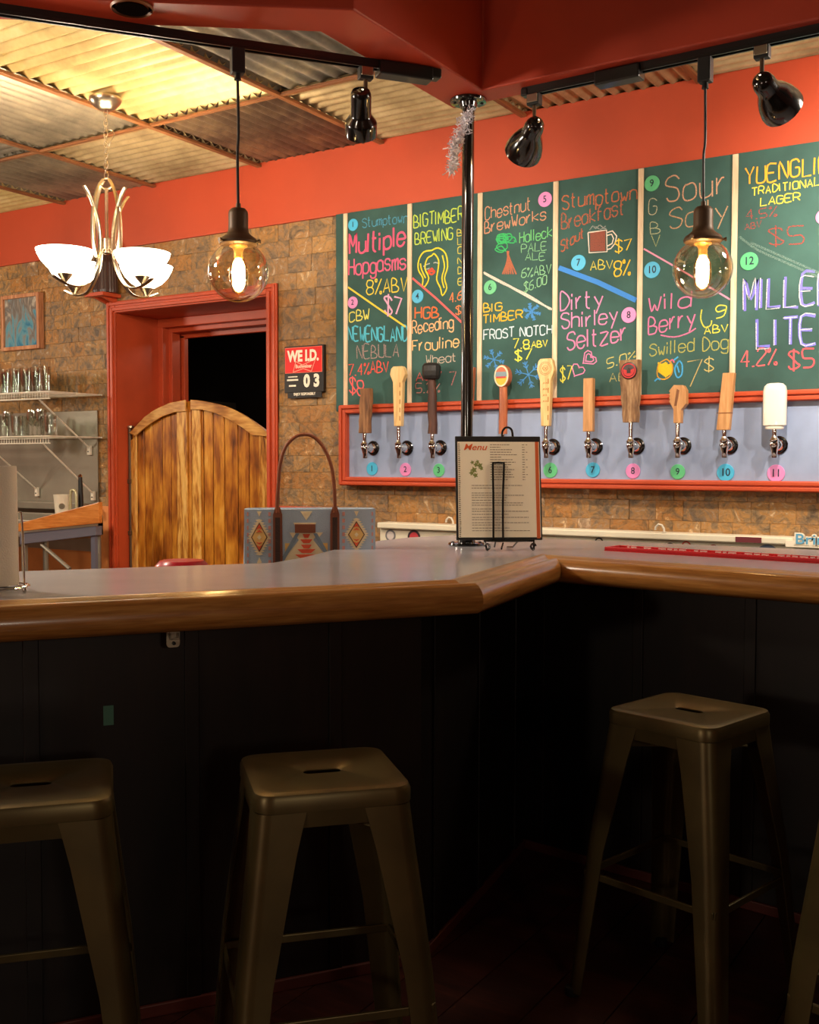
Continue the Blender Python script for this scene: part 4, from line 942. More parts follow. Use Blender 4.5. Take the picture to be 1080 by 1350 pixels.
# ---- paper towel roll on chrome stand
tw = PZ(0, 773, CT); rr_ = .0475; tc_ = PZ(22-.0, 774, CT+.012); a_ = rt*1.0
tcx, tcy = tc_.x-rt[0]*.062, tc_.y-rt[1]*.062
ts = thing('towel_stand', 'chrome wire paper towel stand at the left end of the bar', 'towel stand', (tcx, tcy, CT))
MB().tube([(tcx+.088*math.cos(t_), tcy+.088*math.sin(t_), CT+.013) for t_ in [2*PI*k/36 for k in range(36)]], .0032, 8, closed=True).build('base_ring', chrome, ts, smooth=True)
MB().tube([(tcx+.070*math.cos(t_), tcy+.070*math.sin(t_), CT+.010) for t_ in [2*PI*k/36 for k in range(36)]], .0025, 8, closed=True).build('inner_ring', chrome, ts, smooth=True)
for q in range(3):
    a = math.atan2(rt[1], rt[0])+q*2*PI/3-.12; MB().sphere((tcx+.086*math.cos(a), tcy+.086*math.sin(a), CT+.0065), .0065, 10, 8).build('foot', chrome, ts, smooth=True)
    MB().tube([(tcx, tcy, CT+.011), (tcx+.087*math.cos(a), tcy+.087*math.sin(a), CT+.012)], .0025, 6).build('spoke', chrome, ts, smooth=True)
a = math.atan2(rt[1], rt[0])+.15; ex, ey = tcx+.078*math.cos(a), tcy+.078*math.sin(a)
MB().tube(smooth_path([(ex, ey, CT+.013), (ex-.002, ey, CT+.10), (ex-.005*rt[0], ey-.005*rt[1], CT+.19), (ex-.011*rt[0], ey-.011*rt[1], CT+.197)], 3), .0028, 8).build('side_arm', chrome, ts, smooth=True)
MB().tube([(tcx, tcy, CT+.012), (tcx, tcy, CT+.36)], .004, 8).build('centre_rod', chrome, ts, smooth=True)
tr_ = thing('paper_towel_roll', 'tall white paper towel roll standing at the left edge of the bar', 'paper towel roll', (tcx, tcy, CT+.018))
pap = mat('paper_towel', (238, 226, 204), .9, bump=.5, bs=240)
MB().lathe([(.022, .018), (.0635, .018), (.0645, .022), (.0625, .31), (.061, .313), (.022, .313)], 40, (tcx, tcy, CT)).build('paper', pap, tr_, smooth=True)
MB().lathe([(.0215, .0175), (.0215, .3135), (.019, .3135), (.019, .0175)], 24, (tcx, tcy, CT), cap=False).build('core', mat('cardboard', (160, 124, 84), .8), tr_, smooth=True)

# ================================================================ STOOLS
def make_stool(label, loc, rz):
    t = thing('bar_stool', label, 'bar stool', loc, 'metal bar stools in front of the bar', local=True, rz=rz); Hs = .762; hw = .156
    def rrect(w_, r, z, n=6):
        pts = []
        for cxs, cys, a0 in ((1, 1, 0), (-1, 1, PI/2), (-1, -1, PI), (1, -1, 3*PI/2)):
            for k in range(n+1): a = a0+PI/2*k/n; pts.append((cxs*(w_-r)+r*math.cos(a), cys*(w_-r)+r*math.sin(a), z))
        return pts
    def slot(sx, sy, z, n=6):
        pts = []
        for cxs, cys, a0 in ((1, 1, 0), (-1, 1, PI/2), (-1, -1, PI), (1, -1, 3*PI/2)):
            for k in range(n+1): a = a0+PI/2*k/n; pts.append((cxs*(sx-sy)+sy*math.cos(a), sy*math.sin(a)*1.0, z))
        return pts
    m = MB(); m.loft([rrect(hw-.012, .035, Hs-.038), rrect(hw, .04, Hs-.036), rrect(hw, .04, Hs-.012), rrect(hw-.004, .038, Hs-.003), rrect(hw-.014, .034, Hs), rrect(hw-.028, .03, Hs-.0005), rrect(hw-.05, .03, Hs-.004), slot(.041, .0155, Hs-.0045), slot(.039, .0140, Hs-.0058), slot(.039, .0140, Hs-.0075)], True, False)
    m.build('seat', gun, t, smooth=True)
    m = MB(); m.loft([rrect(hw-.006, .04, Hs-.068), rrect(hw-.004, .04, Hs-.037), rrect(hw-.007, .04, Hs-.037), rrect(hw-.009, .04, Hs-.068)], True, False)
    m.build('apron', gun, t, smooth=True)
    sp = .068                                            # splay at the floor
    for sx in (-1, 1):
        for sy in (-1, 1):
            rings = []
            for z, w_, o in ((Hs-.038, .096, 0), (Hs-.12, .084, sp*.13), (.40, .063, sp*.55), (.02, .048, sp)):
                c = hw-.003+o; r = .032; pr = [(c-w_, c)]
                for k in range(6): a = PI/2-PI/2*k/5; pr.append((c-r+r*math.cos(a), c-r+r*math.sin(a)))
                pr.append((c, c-w_)); inn = [(c-.004, c-w_)]
                for k in range(6): a = PI/2*k/5; inn.append((c-r+(r-.004)*math.cos(a), c-r+(r-.004)*math.sin(a)))
                inn.append((c-w_, c-.004)); rings.append([(sx*a_, sy*b_, z) for a_, b_ in pr+inn])
            m = MB(); m.loft(rings); lg = m.build('leg', gun, t, smooth=True)
            c = hw-.016+sp
            MB().lathe([(.016, 0), (.018, .004), (.018, .022), (.014, .024)], 14, (sx*c, sy*c, .0062)).build('foot_cap', blackm, lg, smooth=True)
    for z, inset in ((.33, .0),):
        c = hw-.012+sp*.62
        for A, B in (((-c, -c), (c, -c)), ((c, -c), (c, c)), ((c, c), (-c, c)), ((-c, c), (-c, -c))):
            MB().box(((A[0]+B[0])/2, (A[1]+B[1])/2, z), (abs(A[0]-B[0])+.004 or .004, abs(A[1]-B[1])+.004, .018) if False else ((abs(A[0]-B[0]) if abs(A[0]-B[0]) > .01 else .008), (abs(A[1]-B[1]) if abs(A[1]-B[1]) > .01 else .008), .018)).build('foot_rail', gun, t, bevel=.002)
    for s in (1, -1):
        c = hw-.03; MB().prism([(-c, -c*s, Hs-.10), (-c+.01, -c*s-.0, Hs-.07), (c-.01, c*s, Hs-.07), (c, c*s, Hs-.10)], (0, .004, 0)).build('cross_brace', gun, t)
    return t
def seat_pt(px, py): return PZ(px, py, .762)
sB = make_stool('dark metal bar stool in the middle, in front of the left bar run', (-1.300, 1.728, 0), math.radians(47))
FEW = [('leftmost dark metal bar stool, cut by the left edge of the picture', (-1.728, 1.348, 0), math.radians(48)),
       ('dark metal bar stool in front of the right bar run', (-.832, 2.670, 0), math.radians(-14)),
       ('dark metal bar stool at the right edge, only a leg in view', (-.235, 2.28, 0), math.radians(-14))]
for lb, loc, rz in FEW: dup(sB, loc, rz, lb)
# ================================================================ SALOON DOORS
burnt = wood('burnt_pine', [(84, 38, 6), (160, 90, 20), (208, 138, 40), (234, 176, 78)], 2, 5, 7, .35, coat=.3, knots=True, bump=.2)
burnt_l = wood('burnt_pine_rail', [(110, 58, 18), (184, 122, 50), (222, 170, 92), (236, 190, 116)], 0, 6, 7, .35, coat=.3, knots=True, bump=.3)
burnt_s = wood('burnt_pine_stile', [(96, 48, 14), (190, 124, 44), (232, 178, 88), (240, 196, 116)], 2, 7, 6, .35, coat=.3, bump=.3)
darkgap = mat('burnt_backing', (52, 26, 10), .7)
HL = (DL+.025, 5.115); ML = (-4.818, 5.045); MR = (-4.808, 5.045); HR = (DR-.02, 5.115)
ZB = .42
def leaf_(A, B, outer, inner, stiles, joints, label, flip):
    d = Vector((B[0]-A[0], B[1]-A[1], 0)); L = d.length; d.normalize(); n = Vector((d.y, -d.x, 0))       # n towards the viewer
    Q = lambda px, py: PV(px/5.4+170, py/5.4+510, A, B)
    o_ = [Q(*p) for p in outer]; i_ = [Q(*p) for p in inner]
    def top(u, C_):
        C2 = sorted(C_)
        if u <= C2[0][0]: return C2[0][1]
        for a, b in zip(C2, C2[1:]):
            if u <= b[0]: return a[1]+(b[1]-a[1])*(u-a[0])/max(1e-6, b[0]-a[0])
        return C2[-1][1]
    o_ = [(max(0, min(L, u)), z) for u, z in o_]
    t = thing('saloon_door', label, 'saloon door', (A[0] if not flip else B[0], A[1], ZB), 'swinging saloon door leaves')
    Wp = lambda u, v, z: Vector((A[0], A[1], 0))+d*u+n*v+Vector((0, 0, z))
    def board(u0, u1, C_, v0, v1, nm, m, bev=.002, dz=0, zb=ZB):
        k = 6; ts = [(u, top(u, C_)+dz) for u in [u0+(u1-u0)*j/k for j in range(k+1)]]
        return MB().prism([Wp(u0, v0, zb), Wp(u1, v0, zb)]+[Wp(u, v0, z) for u, z in ts[::-1]], n*(v1-v0)).build(nm, m, t, bevel=bev, seg=1)
    J = [0]+[Q(j, 700)[0] for j in joints]+[L]
    for a, b in zip(J, J[1:]): board(a+.003, b-.003, o_, 0, .018+hr.uniform(-.001, .001), 'plank', burnt, .003, -.008)
    board(.004, L-.004, o_, -.006, -.0005, 'backing', darkgap, 0, -.012)
    for a, b in stiles:
        ua, ub = [max(0, min(L, Q(x, 700)[0])) for x in (a, b)]
        if flip and b >= 990: ub = L
        if not flip and a <= 30: ua = 0
        board(ua, ub, o_, .0185, .034, 'stile', burnt_s, .004, -.05 if ub-ua > 0 else 0)
    # arched top rail
    us = [o_[0][0]+(o_[-1][0]-o_[0][0])*j/14 for j in range(15)]
    pa = [(u, top(u, o_)) for u in us]; iu0, iu1 = max(us[0], min(p[0] for p in i_)), min(us[-1], max(p[0] for p in i_))
    us2 = [iu0+(iu1-iu0)*j/12 for j in range(13)]
    pb_ = [(u, top(u, i_)) for u in us2]
    if not flip: pb_ = pb_+[(us[-1], pb_[-1][1]+.002)] if us[-1]-pb_[-1][0] > .01 else pb_
    else: pb_ = ([(us[0], pb_[0][1]+.002)] if pb_[0][0]-us[0] > .01 else [])+pb_
    MB().prism([Wp(u, .0345, z) for u, z in pa]+[Wp(u, .0345, z) for u, z in pb_[::-1]], n*.012).build('arched_rail', burnt_l, t, bevel=.003)
    return t, Wp
leaf_(HL, ML, [(20, 330), (80, 290), (150, 215), (220, 165), (330, 115), (440, 95)], [(85, 352), (130, 310), (190, 265), (270, 215), (365, 182)], [(0, 82), (372, 442)], [128, 182, 255, 318, 372], 'left leaf of the burnt pine saloon doors, with planks under a curved top', False)
leaf_(MR, HR, [(450, 95), (520, 97), (600, 110), (690, 130), (760, 155), (820, 185), (880, 222), (940, 265), (990, 302), (1060, 360)], [(548, 165), (640, 188), (700, 215), (770, 250), (840, 295), (905, 345), (940, 347)], [(452, 532), (948, 1060)], [545, 612, 692, 788, 868], 'right leaf of the burnt pine saloon doors, beside the bag', True)
hp = thing('hinge_post', 'thin dark iron hinge rod beside the left saloon door leaf', 'hinge rod', (DL+.012, 5.09, 0))
zt = PV(172, 565, (DL, 5.09), (DR, 5.09))[1]
MB().tube([(DL+.014, 5.085, .006), (DL+.014, 5.085, zt)], .012, 12).build('rod', bronze, hp, smooth=True)
MB().lathe([(.012, 0), (.022, .004), (.022, .018), (.008, .022)], 16, (DL+.022, 5.085, zt)).build('cap', nickel, hp, smooth=True)
for z in (.9, 1.25): MB().bb(DL, DL+.03, 5.07, 5.10, z, z+.03).build('clamp', bronze, hp, bevel=.003)

# ================================================================ SMALL SHELF ABOVE THE DOOR WITH A DARK RIBBED CARTON
sx0 = PY(116, 393, 4.86).x; sx1 = PY(160, 393, 4.99).x; sz = PY(116, 390, 4.86).z
sh = thing('small_shelf', 'small red shelf above the left corner of the door casing', 'shelf', ((sx0+sx1)/2, 4.9, sz-.03))
MB().bb(sx0, sx1+.0, 4.83, 4.99, sz-.012, sz+.012).build('board', red_trim, sh, bevel=.003)
for x in (sx0+.04, sx1-.06): MB().prism([(x, 4.99, sz-.013), (x, 4.99, sz-.05), (x, 4.86, sz-.013)], (.02, 0, 0)).build('bracket', red_trim, sh)
bk_ = thing('ribbed_vase', 'dark brown ribbed container standing on the small red shelf behind the chandelier', 'container', ((sx0+sx1)/2, 4.91, sz+.012))
dkb = mat('dark_ribbed_brown', (58, 34, 26), .35, coat=.3)
xc = PY(139, 360, 4.91).x; ztop = PY(139, 322, 4.91).z; n = 48; H = ztop-sz-.013
def rib(rad, z): return [(xc+rad*(1+.05*(k % 2))*math.cos(2*PI*k/n), 4.908+rad*.8*(1+.05*(k % 2))*math.sin(2*PI*k/n), z) for k in range(n)]
MB().loft([rib(.085, sz+.0125), rib(.088, sz+.03), rib(.08, sz+.013+H*.6), rib(.06, sz+.013+H*.85), rib(.04, sz+.013+H)]).build('ribbed_body', dkb, bk_)
MB().lathe([(.043, 0), (.045, .01), (.038, .014)], 20, (xc, 4.908, ztop)).build('rim', dkb, bk_, smooth=True)

# ================================================================ CARD SIGN, PICTURE
Ys = 4.965
q = lambda px, py, Y=Ys: PY(px, py, Y)
def vquad(x0, x1, z0, z1, Y, th, m, nm, par, bev=0): return MB().bb(x0, x1, Y-th, Y, z0, z1).build(nm, m, par, bevel=bev)
a, b = q(375, 457.5), q(426.5, 516)
sg = thing('age_check_sign', 'red and black WE I.D. date sign between the door and the chalkboard', 'sign', ((a.x+b.x)/2, Ys, b.z))
k_ = mat('sign_black', (28, 22, 18), .4); rk = mat('sign_red', (226, 20, 16), .35); wk = mat('sign_white', (246, 236, 214), .5)
W_ = b.x-a.x; H_ = a.z-b.z
MB().bb(a.x, b.x, Ys, 4.992, b.z, a.z).build('sign_body', k_, sg, bevel=.002)
vquad(a.x+.006, b.x-.008, b.z+H_*.42, a.z-.008, Ys-.0002, .002, mat('sign_red_rim', (250, 130, 100), .4), 'red_rim', sg)
vquad(a.x+.009, b.x-.011, b.z+H_*.43, a.z-.011, Ys-.0022, .001, rk, 'red_panel', sg)
def sign_text(tx, cx_, cz_, h, m, nm, Y, bold=.0015, xs=1, par=sg): return text_mb(tx, h, .0004, frame_M((cx_, Y, cz_), (1, 0, 0), (0, 0, 1)), bold, xs).build(nm, m, par)
mx_ = (a.x+b.x)/2-.001
sign_text('WE I.D.', mx_, a.z-.062, .088, wk, 'sign_heading', Ys-.004, .004, .80)
z_ = b.z+H_*.55; hw_ = .095
bt = MB()
ol = [(-.075, -.030), (-.055, .032), (-.005, .010), (.090, .040), (.060, -.030), (0, -.012)]
for i in range(len(ol)):
    p0, p1 = Vector(ol[i]), Vector(ol[(i+1) % len(ol)]); d_ = (p1-p0).normalized(); nn = Vector((-d_.y, d_.x))*.002
    bt.add([(mx_+v.x, Ys-.0035, z_+v.y) for v in (p0-nn, p1-nn, p1+nn, p0+nn)], [(0, 1, 2, 3)])
bt.build('bow_tie_emblem', mat('emblem_pale', (255, 176, 150), .5), sg)
sign_text('Budweiser', mx_+.003, z_+.002, .030, mat('emblem_word', (255, 206, 180), .5), 'emblem_word', Ys-.0036, .001, .95)
sign_text('0', a.x+W_*.58, b.z+H_*.23, .098, wk, 'numeral', Ys-.001, .005, .9); sign_text('3', a.x+W_*.83, b.z+H_*.23, .098, wk, 'numeral', Ys-.001, .005, .9)
for zf, x0, x1, h in ((.33, .10, .34, .006), (.255, .07, .36, .010), (.13, .12, .30, .010)): vquad(a.x+W_*x0, a.x+W_*x1, b.z+H_*zf, b.z+H_*zf+h, Ys-.0005, .001, wk, 'text_bar', sg)
a2, b2 = q(379, 515.5), q(424, 523.5)
vquad(a2.x, b2.x, b2.z, a2.z+.004, Ys+.008, .006, k_, 'hanging_strip', sg)
sign_text('ENJOY RESPONSIBLY', (a2.x+b2.x)/2, (a2.z+b2.z)/2, .021, wk, 'strip_text', Ys+.0015, .0008, .82)
# framed picture
pa_, pb2 = q(1, 391, 4.95), q(52, 459, 4.95)
pf_ = thing('framed_picture', 'small framed abstract blue and grey picture above the glass shelves', 'picture', ((pa_.x+pb2.x)/2, 4.95, pb2.z))
x0, x1, z0, z1 = pa_.x, pb2.x, pb2.z, pa_.z; fw_ = wood('picture_frame_wood', [(150, 92, 60), (188, 128, 88), (214, 158, 116)], 2, rough=.5)
m, nt, bs_, N, L_ = base('abstract_painting'); tc = N('ShaderNodeTexCoord'); mp = N('ShaderNodeMapping'); mp.inputs['Rotation'].default_value = (0, .5, 0); mp.inputs['Scale'].default_value = (5, 1, 2.2); L_(tc.outputs['Object'], mp.inputs[0])
nz = N('ShaderNodeTexNoise'); nz.inputs['Scale'].default_value = 2.2; nz.inputs['Detail'].default_value = 6; nz.inputs['Distortion'].default_value = 1.5; L_(mp.outputs[0], nz.inputs['Vector'])
sp_ = N('ShaderNodeSeparateXYZ'); L_(tc.outputs['Object'], sp_.inputs[0]); mr_ = N('ShaderNodeMapRange'); mr_.inputs['From Min'].default_value = z0; mr_.inputs['From Max'].default_value = z1; mr_.inputs['To Min'].default_value = -.14; mr_.inputs['To Max'].default_value = .12; L_(sp_.outputs['Z'], mr_.inputs['Value'])
ad = N('ShaderNodeMath'); L_(nz.outputs['Fac'], ad.inputs[0]); L_(mr_.outputs[0], ad.inputs[1]); rp = N('ShaderNodeValToRGB'); e = rp.color_ramp.elements
e[0].position = .3; e[0].color = lin((56, 120, 150)); e[1].position = .75; e[1].color = lin((196, 186, 168))
for p_, c_ in ((.42, (96, 150, 164)), (.5, (128, 130, 126)), (.58, (110, 104, 98)), (.66, (144, 136, 124))): x_ = e.new(p_); x_.color = lin(c_)
L_(ad.outputs[0], rp.inputs['Fac']); L_(rp.outputs['Color'], bs_.inputs['Base Color']); bs_.inputs['Roughness'].default_value = .2
MB().bb(x0+.02, x1-.02, 4.962, 4.972, z0+.02, z1-.02).build('painting', m, pf_)
for nm, c_ in (('frame_side', (x0, x0+.026, z0, z1)), ('frame_side', (x1-.026, x1, z0, z1)), ('frame_rail', (x0+.026, x1-.026, z1-.026, z1)), ('frame_rail', (x0+.026, x1-.026, z0, z0+.026))): MB().bb(c_[0], c_[1], 4.945, 4.992, c_[2], c_[3]).build(nm, fw_, pf_, bevel=.003)

# ================================================================ LEFT CORNER: WIRE SHELVES, GLASSES, SINK
sp0 = PY(0, 545, 4.98); sp1 = PY(130, 660, 4.98)
spl = MB().bb(-7.4, sp1.x, 4.974, 4.983, sp1.z-.35, PY(130, 541, 4.98).z).build('splash_panel', steel, None, bevel=.002); tag(spl, 'stainless steel splash panel on the wall behind the wire shelves', 'splash panel')
wgl = thin_glass('clear_glass', (246, 250, 246), .2)
def wire_shelf(px_f, py_f, px_b, py_b, br, label):
    Bk = PY(px_b, py_b, 4.97); xR = Bk.x+.02; zS = Bk.z; d = ray(px_f, py_f); t_ = (zS-EYE)/d[2] if abs(d[2]) > 1e-6 else 7
    xE = xR; yF = max(d[1]*xE/d[0], 4.42)
    t = thing('wire_shelf', label, 'shelf', (xE-.7, 4.7, zS-.045), 'white wire shelves')
    x0_ = xE-1.35
    for z in (zS, zS-.045): MB().tube([(x0_, yF, z), (xE, yF, z)], .004, 6).build('front_rail', white_m, t, smooth=True)
    MB().tube([(x0_, 4.955, zS), (xR, 4.955, zS)], .005, 6).build('back_rail', white_m, t, smooth=True)
    MB().tube([(xE, yF, zS), (xR-.02, 4.96, zS)], .004, 6).build('end_rail', white_m, t, smooth=True)
    MB().tube([(x0_, (yF+4.955)/2, zS-.004), (xE, (yF+4.955)/2, zS-.004)], .003, 6).build('middle_rail', white_m, t, smooth=True)
    w_ = MB(); x = x0_+.01
    while x < xE:
        w_.add([], []); w_.tube([(x, 4.955, zS+.003), (x, yF, zS+.003), (x, yF-.001, zS-.045)], .0022, 4); x += .026
    o = w_.build('wires', white_m, t); o['kind'] = 'stuff'
    for xx, (bz_) in br:
        MB().tube([(xx, yF+.02, zS-.045), (xx, 4.955, bz_)], .006, 8).build('diagonal_brace', white_m, t, smooth=True)
        MB().bb(xx-.014, xx+.014, 4.950, 4.971, bz_-.05, bz_+.012).build('wall_clip', white_m, t, bevel=.002)
        MB().lathe([(.005, 0), (.005, .003)], 8, (xx, 4.950, bz_-.028), (0, -1, 0)).build('clip_screw', blackm, t)
    return zS, xE, yF
xb1 = PY(117, 590, 4.955); xb2 = PY(122, 650, 4.955); xb3 = PY(48, 645, 4.955)
z1s, xE1, yF1 = wire_shelf(66, 520, 134, 521, [(xb1.x, xb1.z)], 'upper white wire shelf holding the tall clear glasses')
z2s, xE2, yF2 = wire_shelf(66, 580, 134, 577, [(xb2.x, xb2.z), (xb3.x, xb3.z)], 'lower white wire shelf holding the mugs and stemmed glasses')
def glass_at(px, y, zS, kind, lab, grp):
    d = ray(px, 500); x = d[0]*y/d[1]; z = zS+.0062
    if kind == 'pint': pr = [(.001, .004), (.026, .004), (.036, .165), (.0345, .165), (.0255, .010), (.001, .010)]; pr = [(.027, 0)]+[(.0285, .002), (.0375, .170), (.0360, .170), (.0265, .010), (.001, .010)]
    elif kind == 'stem': pr = [(.034, 0), (.034, .003), (.006, .010), (.0055, .06), (.012, .07), (.034, .10), (.038, .13), (.033, .175), (.0315, .175), (.036, .13), (.032, .102), (.01, .073), (.001, .072)]
    else: pr = [(.038, 0), (.040, .004), (.040, .140), (.0375, .140), (.0365, .012), (.001, .012)]
    if kind == 'mug':
        t = thing('beer_mug', lab, 'mug', (x, y, z), grp); MB().lathe(pr, 20, (x, y, z), cap=False).build('glass_body', wgl, t, smooth=True)
        MB().tube(smooth_path([(x+.038, y-.008, z+.115), (x+.062, y-.02, z+.11), (x+.07, y-.025, z+.07), (x+.058, y-.02, z+.035), (x+.038, y-.008, z+.03)], 4), .006, 8).build('handle', wgl, t, smooth=True)
    else:
        o = MB().lathe(pr, 20, (x, y, z), cap=False).build('beer_glass' if kind == 'pint' else 'stemmed_glass', wgl, None, smooth=True); tag(o, lab, 'glass', grp)
PT = 'tall clear glasses on the upper wire shelf'
ORD = ['first', 'second', 'third', 'fourth', 'fifth']
for j, (y, xs) in enumerate(((4.66, (6, 20, 34, 48, 60)), (4.75, (2, 14, 28, 42, 54)), (4.85, (8, 24, 38, 52)))):
    for k, px in enumerate(xs): glass_at(px, y, z1s, 'pint', 'tall clear glass on the upper wire shelf, %s row, %s from the right' % (('front', 'middle', 'back')[j], ORD[len(xs)-1-k]), PT)
ST = 'stemmed glasses on the lower wire shelf'; MG = 'glass mugs on the lower wire shelf'
GL = ((4.64, 66, 'mug'), (4.64, 22, 'mug'), (4.64, 4, 'mug'), (4.66, 42, 'stem'), (4.66, 54, 'stem'), (4.74, 10, 'stem'), (4.74, 30, 'mug'), (4.77, 48, 'stem'), (4.79, 60, 'mug'))
for y, px, k in GL:
    row = 'front' if y < 4.7 else 'back'; rank = sorted([q_[1] for q_ in GL if q_[2] == k and (q_[0] < 4.7) == (y < 4.7)], reverse=True).index(px)
    glass_at(px, y, z2s, k, 'clear %s on the lower wire shelf, %s row, %s from the right' % ('stemmed glass' if k == 'stem' else 'handled glass mug', row, ORD[rank]), ST if k == 'stem' else MG)
# sink unit
e0 = PY(22, 660, 4.7); zs = PY(110, 663, 4.9).z
sk = thing('sink_unit', 'stainless steel sink with raised back ledge under the wire shelves', 'sink', (-6.4, 4.7, 0))
MB().bb(-7.35, sp1.x-.01, 4.86, 4.971, zs-.05, zs).build('back_ledge', steel, sk, bevel=.006)
x1_ = -5.39
b = MB(); b.bb(-7.35, x1_, 4.36, 4.41, zs-.20, zs-.09); b.bb(-7.35, x1_, 4.75, 4.80, zs-.20, zs-.07); b.bb(x1_-.05, x1_, 4.40, 4.80, zs-.20, zs-.09); b.bb(-7.35, x1_-.05, 4.40, 4.80, zs-.22, zs-.19); b.bb(-6.75, -6.70, 4.40, 4.80, zs-.19, zs-.10)
b.build('basin', steel, sk, bevel=.005)
for x in (-7.3, x1_-.05):
    for y in (4.38, 4.80): MB().tube([(x, y, .006), (x, y, zs-.2)], .018, 12).build('leg', steel, sk, smooth=True)
MB().bb(-7.3, x1_-.06, 4.40, 4.80, .40, .42).build('under_shelf', steel, sk)
MB().tube(smooth_path([(-6.6, 4.88, zs-.0), (-6.6, 4.88, zs+.16), (-6.6, 4.80, zs+.22), (-6.6, 4.66, zs+.18)], 4), .012, 10).build('faucet', chrome, sk, smooth=True)
# orange drip board in front of the sink, grey rail below it
Yd = 4.25
dp = [PY(x, y, Yd) for x, y in ((24, 690), (130, 662), (130, 690), (24, 701))]
ds = thing('side_counter', 'sloping orange wood board on a grey metal rail beside the sink', 'counter', (dp[0].x, Yd, 0))
MB().prism([tuple(p) for p in dp], (0, .03, 0)).build('wooden_board', wood('orange_pine', [(176, 96, 34), (206, 124, 52), (226, 150, 76)], 0, 4, 10, .35, coat=.3), ds, bevel=.004)
gr = [PY(x, y, Yd+.02) for x, y in ((26, 703), (126, 693.5), (126, 706), (26, 718))]
MB().prism([tuple(p) for p in gr], (0, .05, 0)).build('grey_rail', mat('grey_rail', (118, 116, 128), .45, .3), ds, bevel=.003)
lg = PY(122.5, 710, Yd+.03)
for yy in (Yd+.03,):
    MB().bb(lg.x-.018, lg.x+.018, yy, yy+.02, 0.006, PY(122, 706, Yd+.02).z).build('leg', mat('grey_rail_leg', (110, 110, 124), .45, .3), ds)
    MB().bb(gr[0].x+.0, gr[0].x+.036, yy, yy+.02, 0.006, gr[3].z).build('leg', steel, ds)
p0, p1 = PY(55, 718, Yd+.045), PY(92, 750, Yd+.045)
MB().tube([tuple(p0), tuple(p1)], .012, 8).build('brace', steel, ds, smooth=True)
MB().bb(gr[0].x+.04, lg.x-.02, Yd+.05, Yd+.19, .55, .57).build('lower_shelf', mat('brown_shelf', (116, 70, 46), .6), ds)
# white printed cup, bent tube and black tool behind the orange board
cpc = PY(81, 680, 4.68); bzz = zs-.07
def zpx(px, py, y): return PY(px, py, y).z
cup = thing('paper_cup', 'white cup with a round grey print behind the orange board', 'cup', (cpc.x, 4.62, zpx(81, 690, 4.62)))
yc = 4.625; cxx = PY(81.5, 660, yc).x; zt_c = zpx(81, 652, yc); zb_c = zs-.088
MB().lathe([(.040, zb_c), (.052, zt_c-.006), (.054, zt_c), (.050, zt_c), (.039, zb_c+.004)], 28, (cxx, yc, 0)).build('cup_body', mat('cup_white', (232, 220, 196), .5), cup, smooth=True)
zm = zpx(81, 667, yc); an = math.atan2(-yc, -cxx); rr2 = .0475
cc = (cxx+rr2*math.cos(an), yc+rr2*math.sin(an), zm)
MB().lathe([(.010, 0), (.019, 0), (.019, .001), (.010, .001)], 20, cc, (math.cos(an), math.sin(an), -.08)).build('round_print', mat('grey_print', (120, 110, 92), .6), cup)
MB().lathe([(.001, 0), (.006, .001)], 12, cc, (math.cos(an), math.sin(an), -.08)).build('print_dot', mat('grey_print_dot', (120, 110, 92), .6), cup)
# support block for them: a narrow drying rack
rk_ = thing('drying_tray', 'low metal tray under the white cup beside the sink', 'tray', (cxx, 4.62, zs-.10))
MB().bb(cxx-.08, x1_-.002, 4.56, 4.745, zs-.0895, zs-.0885).build('tray_base', steel, rk_)
for y_ in (4.56, 4.742): MB().bb(cxx-.08, x1_-.002, y_-.003, y_+.003, zs-.0895, zs-.075).build('tray_edge', steel, rk_)
ht = thing('tap_tube', 'bent chrome tube standing beside the white cup', 'tube', (PY(96, 660, 4.62).x, 4.62, zs-.088))
xa, xb = PY(93, 660, 4.66).x, PY(100.5, 660, 4.66).x; ztt = zpx(97, 646, 4.66)
MB().tube(smooth_path([(xa, 4.66, zs-.086), (xa, 4.66, ztt-.03), ((xa+xb)/2, 4.66, ztt), (xb, 4.66, ztt-.03), (xb, 4.66, zs-.086)], 5), .009, 10).build('bent_tube', mat('cream_tube', (196, 190, 150), .25, .3), ht, smooth=True)
MB().lathe([(.013, 0), (.013, .012)], 12, (xa, 4.66, zs-.0875)).build('foot', steel, ht)
lt = thing('black_lighter', 'tall black handled tool standing behind the bent tube', 'tool', (PY(106, 660, 4.64).x, 4.64, zs-.088))
xq = PY(106.5, 650, 4.72).x; zq = zpx(106, 625, 4.72)
MB().tube([(xq, 4.72, zs-.0875), (xq, 4.72, zs+.02), (xq-.004, 4.72, zq-.02)], [.016, .017, .013], 12).build('grip', blackm, lt, smooth=True)
MB().lathe([(.012, 0), (.014, .012), (.006, .02)], 12, (xq-.004, 4.72, zq-.02)).build('chrome_tip', chrome, lt, smooth=True)

